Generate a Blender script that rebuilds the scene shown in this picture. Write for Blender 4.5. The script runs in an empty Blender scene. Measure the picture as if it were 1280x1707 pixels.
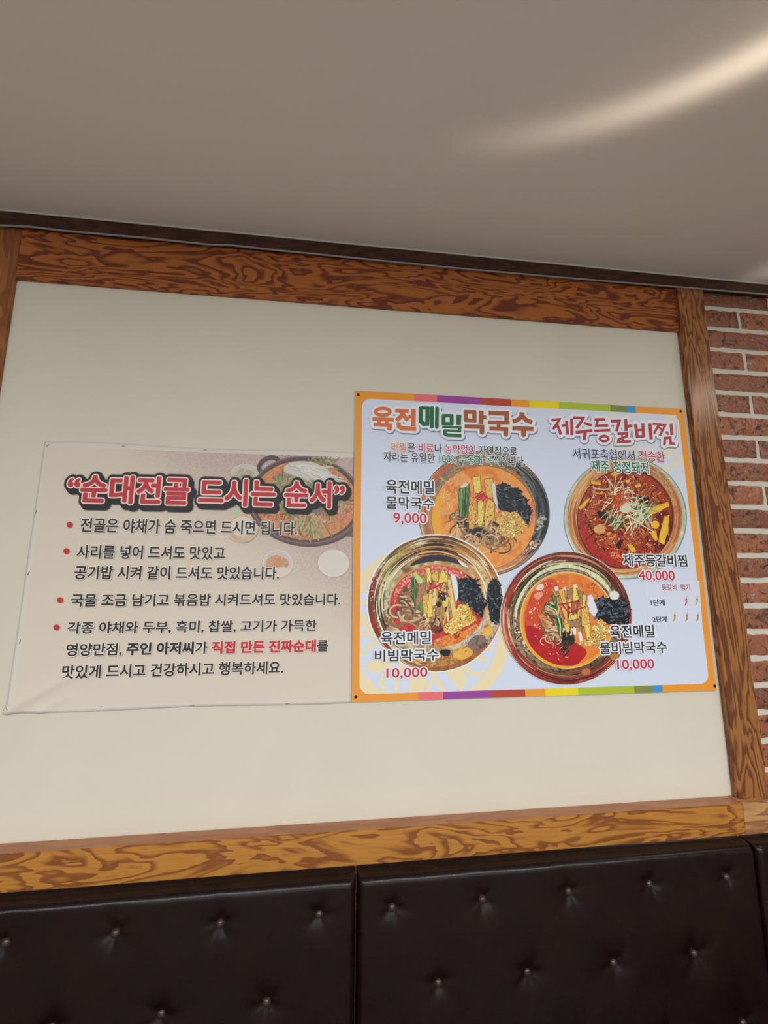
import bpy, bmesh, math, random
from math import sin, cos, pi, radians
from mathutils import Vector, Matrix, noise

S = bpy.context.scene
COL = S.collection
rnd = random.Random(7)

# ------------------------------------------------------------------ camera
CAM = Vector((0.0, -1.2, 1.62))
YAW, PITCH, FPX = 0.127895524, 0.166474663, 743.667
camd = bpy.data.cameras.new('camera')
camd.sensor_fit = 'VERTICAL'; camd.sensor_height = 36.0; camd.sensor_width = 27.0
camd.lens = FPX / 1707.0 * 36.0
camd.clip_start = 0.02
cam = bpy.data.objects.new('camera', camd); COL.objects.link(cam)
FW = Vector((sin(YAW)*cos(PITCH), cos(YAW)*cos(PITCH), sin(PITCH)))
RT = Vector((cos(YAW), -sin(YAW), 0.0))
UP = RT.cross(FW)
cam.matrix_world = Matrix(((RT.x, UP.x, -FW.x, CAM.x), (RT.y, UP.y, -FW.y, CAM.y),
                           (RT.z, UP.z, -FW.z, CAM.z), (0, 0, 0, 1)))
S.camera = cam

def wp(px, py, y=0.0):
    """photo pixel -> point (x, z) on the vertical plane at depth y"""
    d = FW + RT*((px-640.0)/FPX) - UP*((py-853.5)/FPX)
    t = (y - CAM.y)/d.y
    return CAM.x + d.x*t, CAM.z + d.z*t

# ------------------------------------------------------------------ world, lights, exposure
vs = S.view_settings
vs.view_transform = 'Standard'; vs.look = 'None'; vs.gamma = 1.0; vs.use_curve_mapping = False
vs.exposure = 0.0
w = bpy.data.worlds.new('room_ambience'); S.world = w; w.use_nodes = True
w.node_tree.nodes['Background'].inputs[0].default_value = (0.95, 0.94, 0.94, 1)
w.node_tree.nodes['Background'].inputs[1].default_value = 0.22

def area(name, loc, rot, sx, sy, power, col):
    l = bpy.data.lights.new(name, 'AREA'); l.shape = 'RECTANGLE'; l.size = sx; l.size_y = sy
    l.energy = power; l.color = col
    o = bpy.data.objects.new(name, l); COL.objects.link(o); o.location = loc; o.rotation_euler = rot
    return o
area('ceiling_panel_light', (-1.3, -3.0, 2.58), (0, 0, 0), 2.4, 0.45, 97, (0.92, 0.955, 0.985))
area('ceiling_panel_light', (1.3, -3.0, 2.58), (0, 0, 0), 2.4, 0.45, 97, (0.92, 0.955, 0.985))
area('shopfront_daylight', (0.4, -4.6, 1.3), (radians(90), 0, 0), 4.0, 1.9, 36, (0.85, 0.93, 1.0))
area('corner_ceiling_light', (2.0, -0.84, 2.61), (0, 0, 0), 0.28, 0.28, 3.5, (1.0, 0.9, 0.76))

# added ring-patterned spot, standing in for an unmodelled steel bowl's reflection on the ceiling
def added_ring_spot():
    l = bpy.data.lights.new('added_ring_spot', 'SPOT'); l.energy = 190; l.spot_size = radians(120); l.spot_blend = 0.0
    l.shadow_soft_size = 0.01; l.color = (1.0, 0.9, 0.74)
    l.use_nodes = True
    nt = l.node_tree; em = nt.nodes['Emission']
    def N(t, **k):
        n = nt.nodes.new(t)
        for a, b in k.items(): setattr(n, a, b)
        return n
    def M(op, a, b=None):
        n = N('ShaderNodeMath', operation=op)
        for i, v in enumerate((a, b)):
            if v is None: continue
            if hasattr(v, 'node'): nt.links.new(v, n.inputs[i])
            else: n.inputs[i].default_value = v
        return n.outputs[0]
    g = N('ShaderNodeNewGeometry'); s = N('ShaderNodeSeparateXYZ'); nt.links.new(g.outputs['Incoming'], s.inputs[0])
    x, y, z = s.outputs
    az = M('ABSOLUTE', z)
    hx = M('DIVIDE', x, az); hy = M('DIVIDE', y, az)
    r = M('SQRT', M('ADD', M('MULTIPLY', hx, hx), M('MULTIPLY', hy, hy)))
    ang = M('ABSOLUTE', M('ARCTAN2', hy, hx))
    def ring(r0, wd, a0, a1, k, pw=2.0):
        u = M('DIVIDE', M('SUBTRACT', r, r0), wd)
        e = M('EXPONENT', M('MULTIPLY', M('MULTIPLY', u, u), -1.0))
        mr = N('ShaderNodeMapRange'); mr.clamp = True
        nt.links.new(ang, mr.inputs[0]); mr.inputs[1].default_value = a0; mr.inputs[2].default_value = a1
        mr.inputs[3].default_value = 0; mr.inputs[4].default_value = 1
        return M('MULTIPLY', M('MULTIPLY', e, M('POWER', mr.outputs[0], pw)), k)
    tot = M('ADD', ring(1.043/1.627, 0.022, radians(86), radians(44), 1.0, 1.6), ring(1.83/1.627, 0.03, radians(50), radians(40), 1.3, 1.5))
    tot = M('ADD', tot, ring(0.99/1.627, 0.05, radians(80), radians(40), 0.10, 1.6))
    nt.links.new(tot, em.inputs['Strength'])
    o = bpy.data.objects.new('added_ring_spot', l); COL.objects.link(o)
    o.location = (0.127, -1.389, 1.0); o.rotation_euler = (pi, 0, 0)
added_ring_spot()

# ------------------------------------------------------------------ materials
def lin(c):
    c = c/255.0
    return c/12.92 if c <= 0.04045 else ((c+0.055)/1.055)**2.4
def rgb(t, k=1.0): return (min(0.97, lin(t[0])*k), min(0.97, lin(t[1])*k), min(0.97, lin(t[2])*k), 1.0)
def new_mat(name):
    m = bpy.data.materials.new(name); m.use_nodes = True
    return m, m.node_tree, m.node_tree.nodes['Principled BSDF']
def ramp(nt, src, stops, interp='LINEAR'):
    r = nt.nodes.new('ShaderNodeValToRGB'); r.color_ramp.interpolation = interp
    e = r.color_ramp.elements
    while len(e) < len(stops): e.new(0.5)
    for i, (p, c) in enumerate(stops):
        e[i].position = p; e[i].color = c
    nt.links.new(src, r.inputs[0]); return r.outputs[0]
def nz(nt, scale, detail=3.0, dist=0.0, rough=0.5, stretch=(1, 1, 1), off=(0, 0, 0)):
    tc = nt.nodes.new('ShaderNodeTexCoord'); mp = nt.nodes.new('ShaderNodeMapping')
    mp.inputs['Scale'].default_value = stretch; mp.inputs['Location'].default_value = off
    nt.links.new(tc.outputs['Object'], mp.inputs[0])
    n = nt.nodes.new('ShaderNodeTexNoise'); n.inputs['Scale'].default_value = scale
    n.inputs['Detail'].default_value = detail; n.inputs['Distortion'].default_value = dist
    n.inputs['Roughness'].default_value = rough
    nt.links.new(mp.outputs[0], n.inputs['Vector']); return n.outputs['Fac']
def bump(nt, b, src, strength, dist):
    n = nt.nodes.new('ShaderNodeBump'); n.inputs['Strength'].default_value = strength; n.inputs['Distance'].default_value = dist
    nt.links.new(src, n.inputs['Height']); nt.links.new(n.outputs[0], b.inputs['Normal'])

PK = 1.22     # printed inks: photo colour -> albedo
CACHE = {}
def ink(c, rough=0.42):
    key = ('ink', c, rough)
    if key not in CACHE:
        m, nt, b = new_mat('ink_%d_%d_%d' % c)
        b.inputs['Base Color'].default_value = rgb(c, PK); b.inputs['Roughness'].default_value = rough
        b.inputs['Specular IOR Level'].default_value = 0.3
        CACHE[key] = m
    return CACHE[key]
def inkn(cols, scale=120.0, detail=3.0, stretch=(1, 1, 1), dist=0.5, lo=0.32, hi=0.68, interp='LINEAR'):
    key = ('inkn', tuple(cols), scale, detail, stretch, dist, lo, hi, interp)
    if key not in CACHE:
        m, nt, b = new_mat('printed_food')
        f = nz(nt, scale, detail, dist, 0.55, stretch, (rnd.random()*9, rnd.random()*9, rnd.random()*9))
        n = len(cols)
        st = [(lo+(hi-lo)*i/max(1, n-1), rgb(c, PK)) for i, c in enumerate(cols)]
        nt.links.new(ramp(nt, f, st, interp), b.inputs['Base Color'])
        b.inputs['Roughness'].default_value = 0.42; b.inputs['Specular IOR Level'].default_value = 0.3
        CACHE[key] = m
    return CACHE[key]

def wood(name, axis, light, dark, rings=8.0, seed=0.0, freq=1.0, across=1.0, rough=0.36, thr=0.5):
    m, nt, b = new_mat(name)
    st = [16*across, 16*across, 16*across]; st['xyz'.index(axis)] = 3.6
    st = tuple(s*freq for s in st)
    f = nz(nt, 1.0, 3.0, 0.55, 0.5, st, (seed, seed*1.7, seed*0.3))
    st2 = [260.0]*3; st2['xyz'.index(axis)] = 9.0
    g = nz(nt, 1.0, 2.0, 0.0, 0.6, tuple(st2))
    def M(op, a, c):
        n = nt.nodes.new('ShaderNodeMath'); n.operation = op
        for i, v in enumerate((a, c)):
            if hasattr(v, 'node'): nt.links.new(v, n.inputs[i])
            else: n.inputs[i].default_value = v
        return n.outputs[0]
    v = M('MULTIPLY', f, rings)
    v = M('ADD', v, M('MULTIPLY', M('SUBTRACT', g, 0.5), 0.28))
    v = M('FRACT', v, 0)
    mid = tuple(0.55*a+0.45*c for a, c in zip(light, dark))
    col = ramp(nt, v, [(0.0, rgb(light)), (thr-0.16, rgb(light)), (thr+0.02, rgb(mid)), (thr+0.16, rgb(dark)), (0.93, rgb(dark)), (0.985, rgb(light))])
    mx = nt.nodes.new('ShaderNodeMix'); mx.data_type = 'RGBA'; mx.blend_type = 'MULTIPLY'; mx.inputs['Factor'].default_value = 0.5
    nt.links.new(col, mx.inputs['A'])
    nt.links.new(ramp(nt, g, [(0.25, (0.62, 0.58, 0.55, 1)), (0.6, (1, 1, 1, 1))]), mx.inputs['B'])
    nt.links.new(mx.outputs['Result'], b.inputs['Base Color'])
    b.inputs['Roughness'].default_value = rough; b.inputs['Specular IOR Level'].default_value = 0.4
    bump(nt, b, M('ADD', v, g), 0.12, 0.0012)
    return m

def plain(name, c, rough=0.5, spec=0.4, metal=0.0):
    m, nt, b = new_mat(name)
    b.inputs['Base Color'].default_value = rgb(c); b.inputs['Roughness'].default_value = rough
    b.inputs['Specular IOR Level'].default_value = spec; b.inputs['Metallic'].default_value = metal
    return m

def plaster_mat():
    m, nt, b = new_mat('cream_painted_plaster')
    f = nz(nt, 3.0, 4.0, 0.3)
    nt.links.new(ramp(nt, f, [(0.3, rgb((222, 214, 194))), (0.7, rgb((228, 220, 200)))]), b.inputs['Base Color'])
    b.inputs['Roughness'].default_value = 0.6; b.inputs['Specular IOR Level'].default_value = 0.25
    bump(nt, b, nz(nt, 60.0, 5.0), 0.08, 0.002); return m
def ceiling_mat():
    m, nt, b = new_mat('grey_beige_satin_ceiling_paper')
    f = nz(nt, 900.0, 2.0)
    nt.links.new(ramp(nt, f, [(0.3, rgb((228, 218, 208))), (0.7, rgb((234, 224, 214)))]), b.inputs['Base Color'])
    b.inputs['Roughness'].default_value = 0.5; b.inputs['Specular IOR Level'].default_value = 0.3
    bump(nt, b, nz(nt, 700.0, 2.0), 0.06, 0.001); return m
def leather_mat():
    m, nt, b = new_mat('dark_brown_leatherette')
    f = nz(nt, 14.0, 5.0, 0.4)
    nt.links.new(ramp(nt, f, [(0.3, rgb((20, 9, 8))), (0.7, rgb((29, 14, 12)))]), b.inputs['Base Color'])
    nt.links.new(ramp(nt, nz(nt, 30.0, 4.0), [(0.3, (0.24,)*3+(1,)), (0.7, (0.34,)*3+(1,))]), b.inputs['Roughness'])
    b.inputs['Specular IOR Level'].default_value = 0.3
    bump(nt, b, nz(nt, 420.0, 3.0), 0.10, 0.001); return m
def brick_mat():
    m, nt, b = new_mat('glazed_clinker_brick')
    at = nt.nodes.new('ShaderNodeAttribute'); at.attribute_name = 'brick_tone'
    f = nz(nt, 24.0, 6.0, 2.2, 0.62)
    c1 = ramp(nt, f, [(0.32, rgb((36, 28, 28))), (0.40, rgb((104, 66, 50))), (0.50, rgb((168, 104, 68))), (0.56, rgb((150, 92, 66))), (0.62, rgb((120, 100, 92))), (0.70, rgb((176, 164, 150))), (0.76, rgb((206, 192, 168)))])
    mx = nt.nodes.new('ShaderNodeMix'); mx.data_type = 'RGBA'; mx.blend_type = 'MULTIPLY'; mx.inputs['Factor'].default_value = 1.0
    nt.links.new(c1, mx.inputs['A'])
    nt.links.new(ramp(nt, at.outputs['Fac'], [(0.0, (0.55, 0.48, 0.48, 1)), (0.3, (0.95, 0.88, 0.85, 1)), (1.0, (1.3, 1.15, 1.05, 1))]), mx.inputs['B'])
    nt.links.new(mx.outputs['Result'], b.inputs['Base Color'])
    b.inputs['Roughness'].default_value = 0.25; b.inputs['Specular IOR Level'].default_value = 0.6
    bump(nt, b, nz(nt, 55.0, 6.0, 0.8, 0.6), 0.8, 0.006); return m

MAT = dict(
    plaster=plaster_mat(), ceiling=ceiling_mat(), leather=leather_mat(), brick=brick_mat(),
    mortar=plain('pale_mortar', (214, 208, 192), 0.9, 0.1),
    floor=plain('brown_floor_tile', (120, 110, 100), 0.6),
    board=wood('varnished_plywood_board', 'x', (180, 104, 46), (116, 54, 32), 12.0, 3.1, 0.9, 0.95, 0.4, 0.56),
    crown=wood('varnished_crown_shade_tone', 'x', (78, 44, 30), (60, 32, 24), 7.0, 8.4),  # brown darkened to put the shade on the strip's face into its colour
    post=wood('varnished_plywood_post', 'z', (170, 112, 62), (116, 68, 42), 12.0, 5.2, 0.62, 1.5, 0.27, 0.52),
    post_left=wood('varnished_plywood_post_smooth', 'z', (164, 104, 54), (140, 82, 44), 6.0, 1.7),
    rail=wood('varnished_plywood_rail', 'x', (192, 130, 56), (142, 82, 38), 12.0, 11.3, 0.85, 1.0, 0.36, 0.6),
    rail_top=wood('varnished_rail_top', 'x', (182, 124, 84), (172, 112, 74), 4.0, 2.2),
    rail_pale=wood('pale_plywood_rail', 'x', (200, 150, 96), (160, 108, 72), 5.0, 6.6, 1.6),
    caulk=plain('caulk', (205, 196, 186), 0.6), cable=plain('grey_cable_sheath', (150, 148, 150), 0.45),
    foam=plain('sign_edge', (196, 196, 200), 0.5), screw=plain('dark_screw_head', (48, 36, 30), 0.4, 0.5, 0.6),
    staple=plain('staple_wire', (120, 114, 108), 0.3, 0.5, 0.9), button=plain('leatherette_button', (62, 44, 40), 0.3, 0.5),
)

# ------------------------------------------------------------------ object helpers
def link(o, parent=None):
    COL.objects.link(o)
    if parent: o.parent = parent
    return o
def tag(o, label=None, cat=None, group=None, kind=None):
    if label: o['label'] = label
    if cat: o['category'] = cat
    if group: o['group'] = group
    if kind: o['kind'] = kind
    return o
def empty(name, loc): 
    o = bpy.data.objects.new(name, None); o.empty_display_size = 0.05; o.location = loc
    return link(o)
def mesh(name, verts, faces, mats, idx=None, parent=None, origin=None, smooth=False):
    """world-space vertices; the object's origin goes to `origin`"""
    po = Vector(parent.location) if parent else Vector((0, 0, 0))
    if parent and parent.parent: po = po + Vector(parent.parent.location)
    og = Vector(origin) if origin is not None else (po if parent else Vector((0, 0, 0)))
    me = bpy.data.meshes.new(name)
    me.from_pydata([(v[0]-og.x, v[1]-og.y, v[2]-og.z) for v in verts], [], faces)
    for m in (mats if isinstance(mats, (list, tuple)) else [mats]): me.materials.append(m)
    if idx: me.polygons.foreach_set('material_index', idx)
    if smooth: me.polygons.foreach_set('use_smooth', [True]*len(me.polygons))
    me.update()
    o = bpy.data.objects.new(name, me); o.location = og - po if parent else og
    return link(o, parent)
def box(name, x0, x1, y0, y1, z0, z1, mat, bev=0.0, parent=None, origin=None):
    bm = bmesh.new(); bmesh.ops.create_cube(bm, size=1.0)
    for v in bm.verts: v.co = Vector(((x0+x1)/2+v.co.x*(x1-x0), (y0+y1)/2+v.co.y*(y1-y0), (z0+z1)/2+v.co.z*(z1-z0)))
    if bev: bmesh.ops.bevel(bm, geom=bm.edges[:], offset=bev, segments=2, affect='EDGES')
    vs_ = [v.co.copy() for v in bm.verts]; bm.verts.index_update()
    fs = [[v.index for v in f.verts] for f in bm.faces]; bm.free()
    return mesh(name, vs_, fs, mat, None, parent, origin or ((x0+x1)/2, (y0+y1)/2, z0))
def tube(pts, r, seg=8, cap=True):
    V, F = [], []
    n = len(pts); pts = [Vector(p) for p in pts]
    for i, p in enumerate(pts):
        t = (pts[min(i+1, n-1)]-pts[max(i-1, 0)]).normalized()
        a = t.cross(Vector((0, 0, 1)));
        if a.length < 1e-4: a = Vector((1, 0, 0))
        a.normalize(); b = t.cross(a)
        for k in range(seg): V.append(p+(a*cos(2*pi*k/seg)+b*sin(2*pi*k/seg))*r)
    for i in range(n-1):
        for k in range(seg):
            F.append((i*seg+k, i*seg+(k+1) % seg, (i+1)*seg+(k+1) % seg, (i+1)*seg+k))
    if cap: F.append(tuple(range(seg-1, -1, -1))); F.append(tuple((n-1)*seg+k for k in range(seg)))
    return V, F

# ------------------------------------------------------------------ room shell
CZ = 2.627
box('floor', -3.2, 4.2, -5.2, 0.12, -0.1, 0.0, MAT['floor']); tag(bpy.data.objects['floor'], 'brown tiled floor below the bench', 'floor', None, 'structure')
box('ceiling', -3.2, 4.2, -5.2, 0.12, CZ, CZ+0.1, MAT['ceiling']); tag(bpy.data.objects['ceiling'], 'smooth grey-beige papered ceiling with a curved streak of light', 'ceiling', None, 'structure')
PX0, PX1, PZ0, PZ1 = -0.838, 1.1134, 1.0574, 2.4334
box('wall_back', -3.2, 1.16, 0.0, 0.12, 0.0, CZ, MAT['plaster']); tag(bpy.data.objects['wall_back'], 'cream painted plaster wall panel framed in varnished wood', 'wall', None, 'structure')

def brick_wall():
    V, F, I, T = [], [], [], []
    def quadbox(x0, x1, z0, z1, yb, yf, mi, nx=1, nzv=1, jit=0.0, tone=0.5):
        b = len(V)
        for j in range(nzv+1):
            for i in range(nx+1):
                e = i in (0, nx) or j in (0, nzv)
                x = x0+(x1-x0)*i/nx; z = z0+(z1-z0)*j/nzv
                dy = noise.noise(Vector((x*38, z*38, 3.1)))*jit
                if e: x += noise.noise(Vector((x*60, z*60, 9)))*jit*0.8; z += noise.noise(Vector((x*60, z*60, 19)))*jit*0.8
                V.append((x, yf+dy+(0.0022 if (e and jit) else 0), z))
        for j in range(nzv):
            for i in range(nx):
                a = b+j*(nx+1)+i
                F.append((a, a+1, a+nx+2, a+nx+1)); I.append(mi); T.append(tone)
        per = [b+i for i in range(nx+1)]+[b+j*(nx+1)+nx for j in range(1, nzv+1)]+[b+nzv*(nx+1)+i for i in range(nx-1, -1, -1)]+[b+j*(nx+1) for j in range(nzv-1, 0, -1)]
        c = len(V)
        for p in per: V.append((V[p][0], yb, V[p][2]))
        n = len(per)
        for i in range(n):
            F.append((per[i], c+i, c+(i+1) % n, per[(i+1) % n])); I.append(mi); T.append(tone)
    quadbox(1.16, 2.9, 0.0, CZ, 0.12, -0.004, 0)
    pitch, mj, L = 0.0742, 0.0165, 0.238
    for k in range(-1, 34):
        zt = 2.530-pitch*k-mj/2; zb = 2.530-pitch*(k+1)+mj/2
        if zb < 0.02: break
        x = (1.343 if k % 2 == 0 else 1.466)-L*2
        while x < 2.8:
            a, c = max(x+0.007, 1.165), min(x+L-0.007, 2.88)
            if k % 2 and x < 1.4:                     # the cut course runs on behind the post
                x = 1.466; a, c = 1.165, 1.459; x -= L
            if c-a > 0.03:
                quadbox(a, c, zb, min(zt, CZ-0.045), 0.0, -0.0085+rnd.uniform(-0.001, 0.001), 1, 14, 5, 0.0035, rnd.random())
            x += L
    o = mesh('wall_right', V, F, [MAT['mortar'], MAT['brick']], I, None, (1.16, 0, 0))
    at = o.data.attributes.new('brick_tone', 'FLOAT', 'FACE'); at.data.foreach_set('value', T)
    tag(o, 'rough glazed brown brick facing with pale mortar, right of the wooden post', 'wall', None, 'structure')
brick_wall()

def trim(n, label, *a, **k):
    o = box('trim_%d' % n, *a, **k); tag(o, label, 'trim', None, 'structure'); return o
trim(1, 'wide varnished plywood board along the top of the cream panel', -0.842, 1.1134, -0.009, 0, PZ1, 2.60, MAT['board'], 0.0008)
trim(2, 'varnished wooden post at the left edge of the cream panel', -1.05, -0.8421, -0.009, 0, 0.98, 2.60, MAT['post_left'], 0.0008)
trim(3, 'varnished wooden post between the cream panel and the bricks', 1.1134, 1.2065, -0.0204, 0, PZ0, 2.585, MAT['post'], 0.0012)
r_ = trim(4, 'honey-coloured varnished rail along the bottom of the cream panel', -1.05, 1.0995, -0.045, 0, 0.88, PZ0, MAT['rail'], 0.0012)
r_.data.materials.append(MAT['rail_top'])
for p in r_.data.polygons:
    if p.normal.z > 0.7: p.material_index = 1
trim(5, 'paler short rail under the bricks at the right edge', 1.0997, 2.6, -0.0453, 0, 0.88, PZ0+0.0004, MAT['rail_pale'], 0.0012)
trim(6, 'brown crown strip where wall meets ceiling, darkened with its shade painted in', -1.6, 2.8, -0.0205, 0, 2.584, CZ, MAT['crown'], 0.001)
V, F = tube([(x*0.1, -0.0215, CZ-0.0012) for x in range(-16, 28)], 0.0026, 6)
o = mesh('trim_7', V, F, MAT['caulk'], None, None, (0, -0.0215, CZ), True); tag(o, 'thin pale bead along the ceiling edge above the crown strip', 'trim', None, 'structure')

# grey cable clipped under the crown strip
cpts = [(-150, 365), (-60, 370), (0, 376), (50, 378), (110, 385), (250, 397.5), (350, 408), (385, 408.8), (450, 416), (560, 427), (640, 435), (740, 445), (840, 454), (930, 462), (1020, 469.5), (1190, 483.5), (1280, 491), (1400, 501)]
cw = []
for i in range(len(cpts)-1):
    for s in range(6):
        t = s/6; a, b = cpts[i], cpts[i+1]
        x, z = wp(a[0]+(b[0]-a[0])*t, a[1]+(b[1]-a[1])*t, -0.0235); cw.append((x, -0.0235, z))
V, F = tube(cw, 0.0027, 8)
o = mesh('cable', V, F, MAT['cable'], None, None, cw[0], True); tag(o, 'thin grey cable strung along under the dark crown strip', 'cable')

# ------------------------------------------------------------------ flat print builder
class Flat:
    """layers of flat printed shapes on a vertical panel; each shape a hair in front of the last"""
    def __init__(s, y, tf, clip=None, step=6e-7):
        s.y = y; s.tf = tf; s.clip = clip; s.step = step; s.d = 0.0
        s.V = []; s.F = []; s.I = []; s.M = []
    def mi(s, m):
        if m not in s.M: s.M.append(m)
        return s.M.index(m)
    def raw(s, P, m, bump_=True):
        if s.clip:
            x0, x1, z0, z1 = s.clip
            for ax, lim, sg in ((0, x0, 1), (0, x1, -1), (1, z0, 1), (1, z1, -1)):
                Q = []
                for i in range(len(P)):
                    a, b = P[i], P[(i+1) % len(P)]
                    ia, ib = (a[ax]-lim)*sg >= 0, (b[ax]-lim)*sg >= 0
                    if ia: Q.append(a)
                    if ia != ib:
                        t = (lim-a[ax])/(b[ax]-a[ax]); Q.append((a[0]+(b[0]-a[0])*t, a[1]+(b[1]-a[1])*t))
                P = Q
                if len(P) < 3: return
        ar = sum(P[i][0]*P[(i+1) % len(P)][1]-P[(i+1) % len(P)][0]*P[i][1] for i in range(len(P)))
        if ar < 0: P = P[::-1]
        b = len(s.V); yy = s.y-s.d
        s.V += [(p[0], yy, p[1]) for p in P]; s.F.append(tuple(range(b, b+len(P)))); s.I.append(s.mi(m))
        if bump_: s.d += s.step
    def layer(s, k=1.2e-4): s.d += k
    def poly(s, pts, m): s.raw([s.tf(*p) for p in pts], m)
    def blob(s, pts, m, rough=0.12, n=5):
        """polygon with a ragged outline"""
        for _ in range(2):                            # round the corners first
            pts = [q for i in range(len(pts)) for a, b in ((pts[i], pts[(i+1) % len(pts)]),) for q in ((a[0]*.75+b[0]*.25, a[1]*.75+b[1]*.25), (a[0]*.25+b[0]*.75, a[1]*.25+b[1]*.75))]
        n = 2
        cx = sum(p[0] for p in pts)/len(pts); cy = sum(p[1] for p in pts)/len(pts); out = []
        for i in range(len(pts)):
            a, b = pts[i], pts[(i+1) % len(pts)]
            for j in range(n):
                t = j/n; x, y = a[0]+(b[0]-a[0])*t, a[1]+(b[1]-a[1])*t
                k = 1+rnd.uniform(-rough, rough); out.append((cx+(x-cx)*k, cy+(y-cy)*k))
        s.poly(out, m)
    def ell(s, cx, cy, rx, ry, m, n=72, rot=0.0):
        c, q = cos(rot), sin(rot)
        s.poly([(cx+rx*cos(a)*c-ry*sin(a)*q, cy+rx*cos(a)*q+ry*sin(a)*c) for a in (2*pi*i/n for i in range(n))], m)
    def arc(s, cx, cy, rx, ry, a0, a1, wd, m, n=40, taper=True, rot=0.0, wob=0.0):
        """band along an ellipse, angles in degrees, 0 = right, 90 = down"""
        c, q = cos(rot), sin(rot); O, Q = [], []
        for i in range(n+1):
            t = i/n; a = radians(a0+(a1-a0)*t); k = (sin(pi*t)**0.5 if taper else 1.0)*wd/2
            if wob: k *= 1+wob*noise.noise(Vector((t*9, rx*0.1, a0)))
            for L_, sg in ((O, 1), (Q, -1)):
                x, y = (rx+sg*k)*cos(a), (ry+sg*k)*sin(a); L_.append((cx+x*c-y*q, cy+x*q+y*c))
        for i in range(n): s.raw([s.tf(*O[i]), s.tf(*O[i+1]), s.tf(*Q[i+1]), s.tf(*Q[i])], m, False)
        s.d += s.step
    def stroke(s, pts, wd, m, rcap=True, taper=0.0):
        P = [Vector(p) for p in pts]
        P = [p for i, p in enumerate(P) if i == 0 or (p-P[i-1]).length > 1e-5]; n = len(P)
        if n < 2: return
        A, B, K = [], [], []
        for i in range(n):
            d0 = (P[i]-P[i-1]).normalized() if i else None; d1 = (P[i+1]-P[i]).normalized() if i < n-1 else None
            d0 = d0 or d1; d1 = d1 or d0
            t = d0+d1; t = t.normalized() if t.length > 1e-3 else d1
            nn = Vector((-t.y, t.x)); k = (1-taper*abs(2*i/(n-1)-1))*wd/2; K.append(k)
            k = k/max(0.62, abs(nn.dot(Vector((-d1.y, d1.x)))))
            A.append(P[i]+nn*k); B.append(P[i]-nn*k)
        for i in range(n-1): s.raw([s.tf(*A[i]), s.tf(*A[i+1]), s.tf(*B[i+1]), s.tf(*B[i])], m, False)
        s.d += s.step
        if rcap:
            for i in (range(n) if rcap == 'all' else (0, n-1)):
                s.raw([s.tf(P[i].x+K[i]*cos(a), P[i].y+K[i]*sin(a)) for a in (2*pi*j/14 for j in range(14))], m)
    @staticmethod
    def inside(x, y, P):
        r = False; j = len(P)-1
        for i in range(len(P)):
            if (P[i][1] > y) != (P[j][1] > y) and x < (P[j][0]-P[i][0])*(y-P[i][1])/(P[j][1]-P[i][1])+P[i][0]: r = not r
            j = i
        return r
    def pick(s, P):
        xs = [p[0] for p in P]; ys = [p[1] for p in P]
        for _ in range(200):
            x, y = rnd.uniform(min(xs), max(xs)), rnd.uniform(min(ys), max(ys))
            if s.inside(x, y, P): return x, y
        return P[0]
    def flakes(s, P, n, r0, r1, mats, el=1.6):
        for _ in range(n):
            x, y = s.pick(P); r = rnd.uniform(r0, r1); a = rnd.uniform(0, 2*pi); e = rnd.uniform(1, el)
            s.poly([(x+r*e*cos(b)*cos(a)-r/e*sin(b)*sin(a), y+r*e*cos(b)*sin(a)+r/e*sin(b)*cos(a)) for b in (2*pi*j/6+rnd.uniform(-.4, .4) for j in range(6))], rnd.choice(mats))
    def strands(s, P, n, ln, wd, mats, curl=0.5, ang=None, spread=pi):
        for _ in range(n):
            x, y = s.pick(P); a = rnd.uniform(0, 2*pi) if ang is None else ang+rnd.uniform(-spread, spread)
            k = rnd.uniform(-curl, curl); pts = []
            for i in range(8):
                pts.append((x, y)); x += cos(a)*ln/7; y += sin(a)*ln/7; a += k
            s.stroke(pts, wd*rnd.uniform(0.8, 1.2), rnd.choice(mats), False)
    def strip(s, pts, m, edge=None, ew=6):
        out = []
        for i in range(len(pts)):                     # hand-cut, slightly wavy sides
            a, b = pts[i], pts[(i+1) % len(pts)]; L = math.hypot(b[0]-a[0], b[1]-a[1]); k = max(1, int(L/28))
            for j in range(k):
                t = j/k; w = min(4.0, L*.06); out.append((a[0]+(b[0]-a[0])*t+rnd.uniform(-w, w), a[1]+(b[1]-a[1])*t+rnd.uniform(-w, w)))
        s.poly(out, m)
        if edge: s.stroke(out+[out[0]], ew*.7, edge, False)
    def build(s, name, parent, label=None):
        o = mesh(name, s.V, s.F, s.M, s.I, parent)
        if label: o['label'] = label
        return o

def crop(x0, y0, sc, y):
    return lambda u, v: wp(x0+u/sc, y0+v/sc, y)

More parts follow.
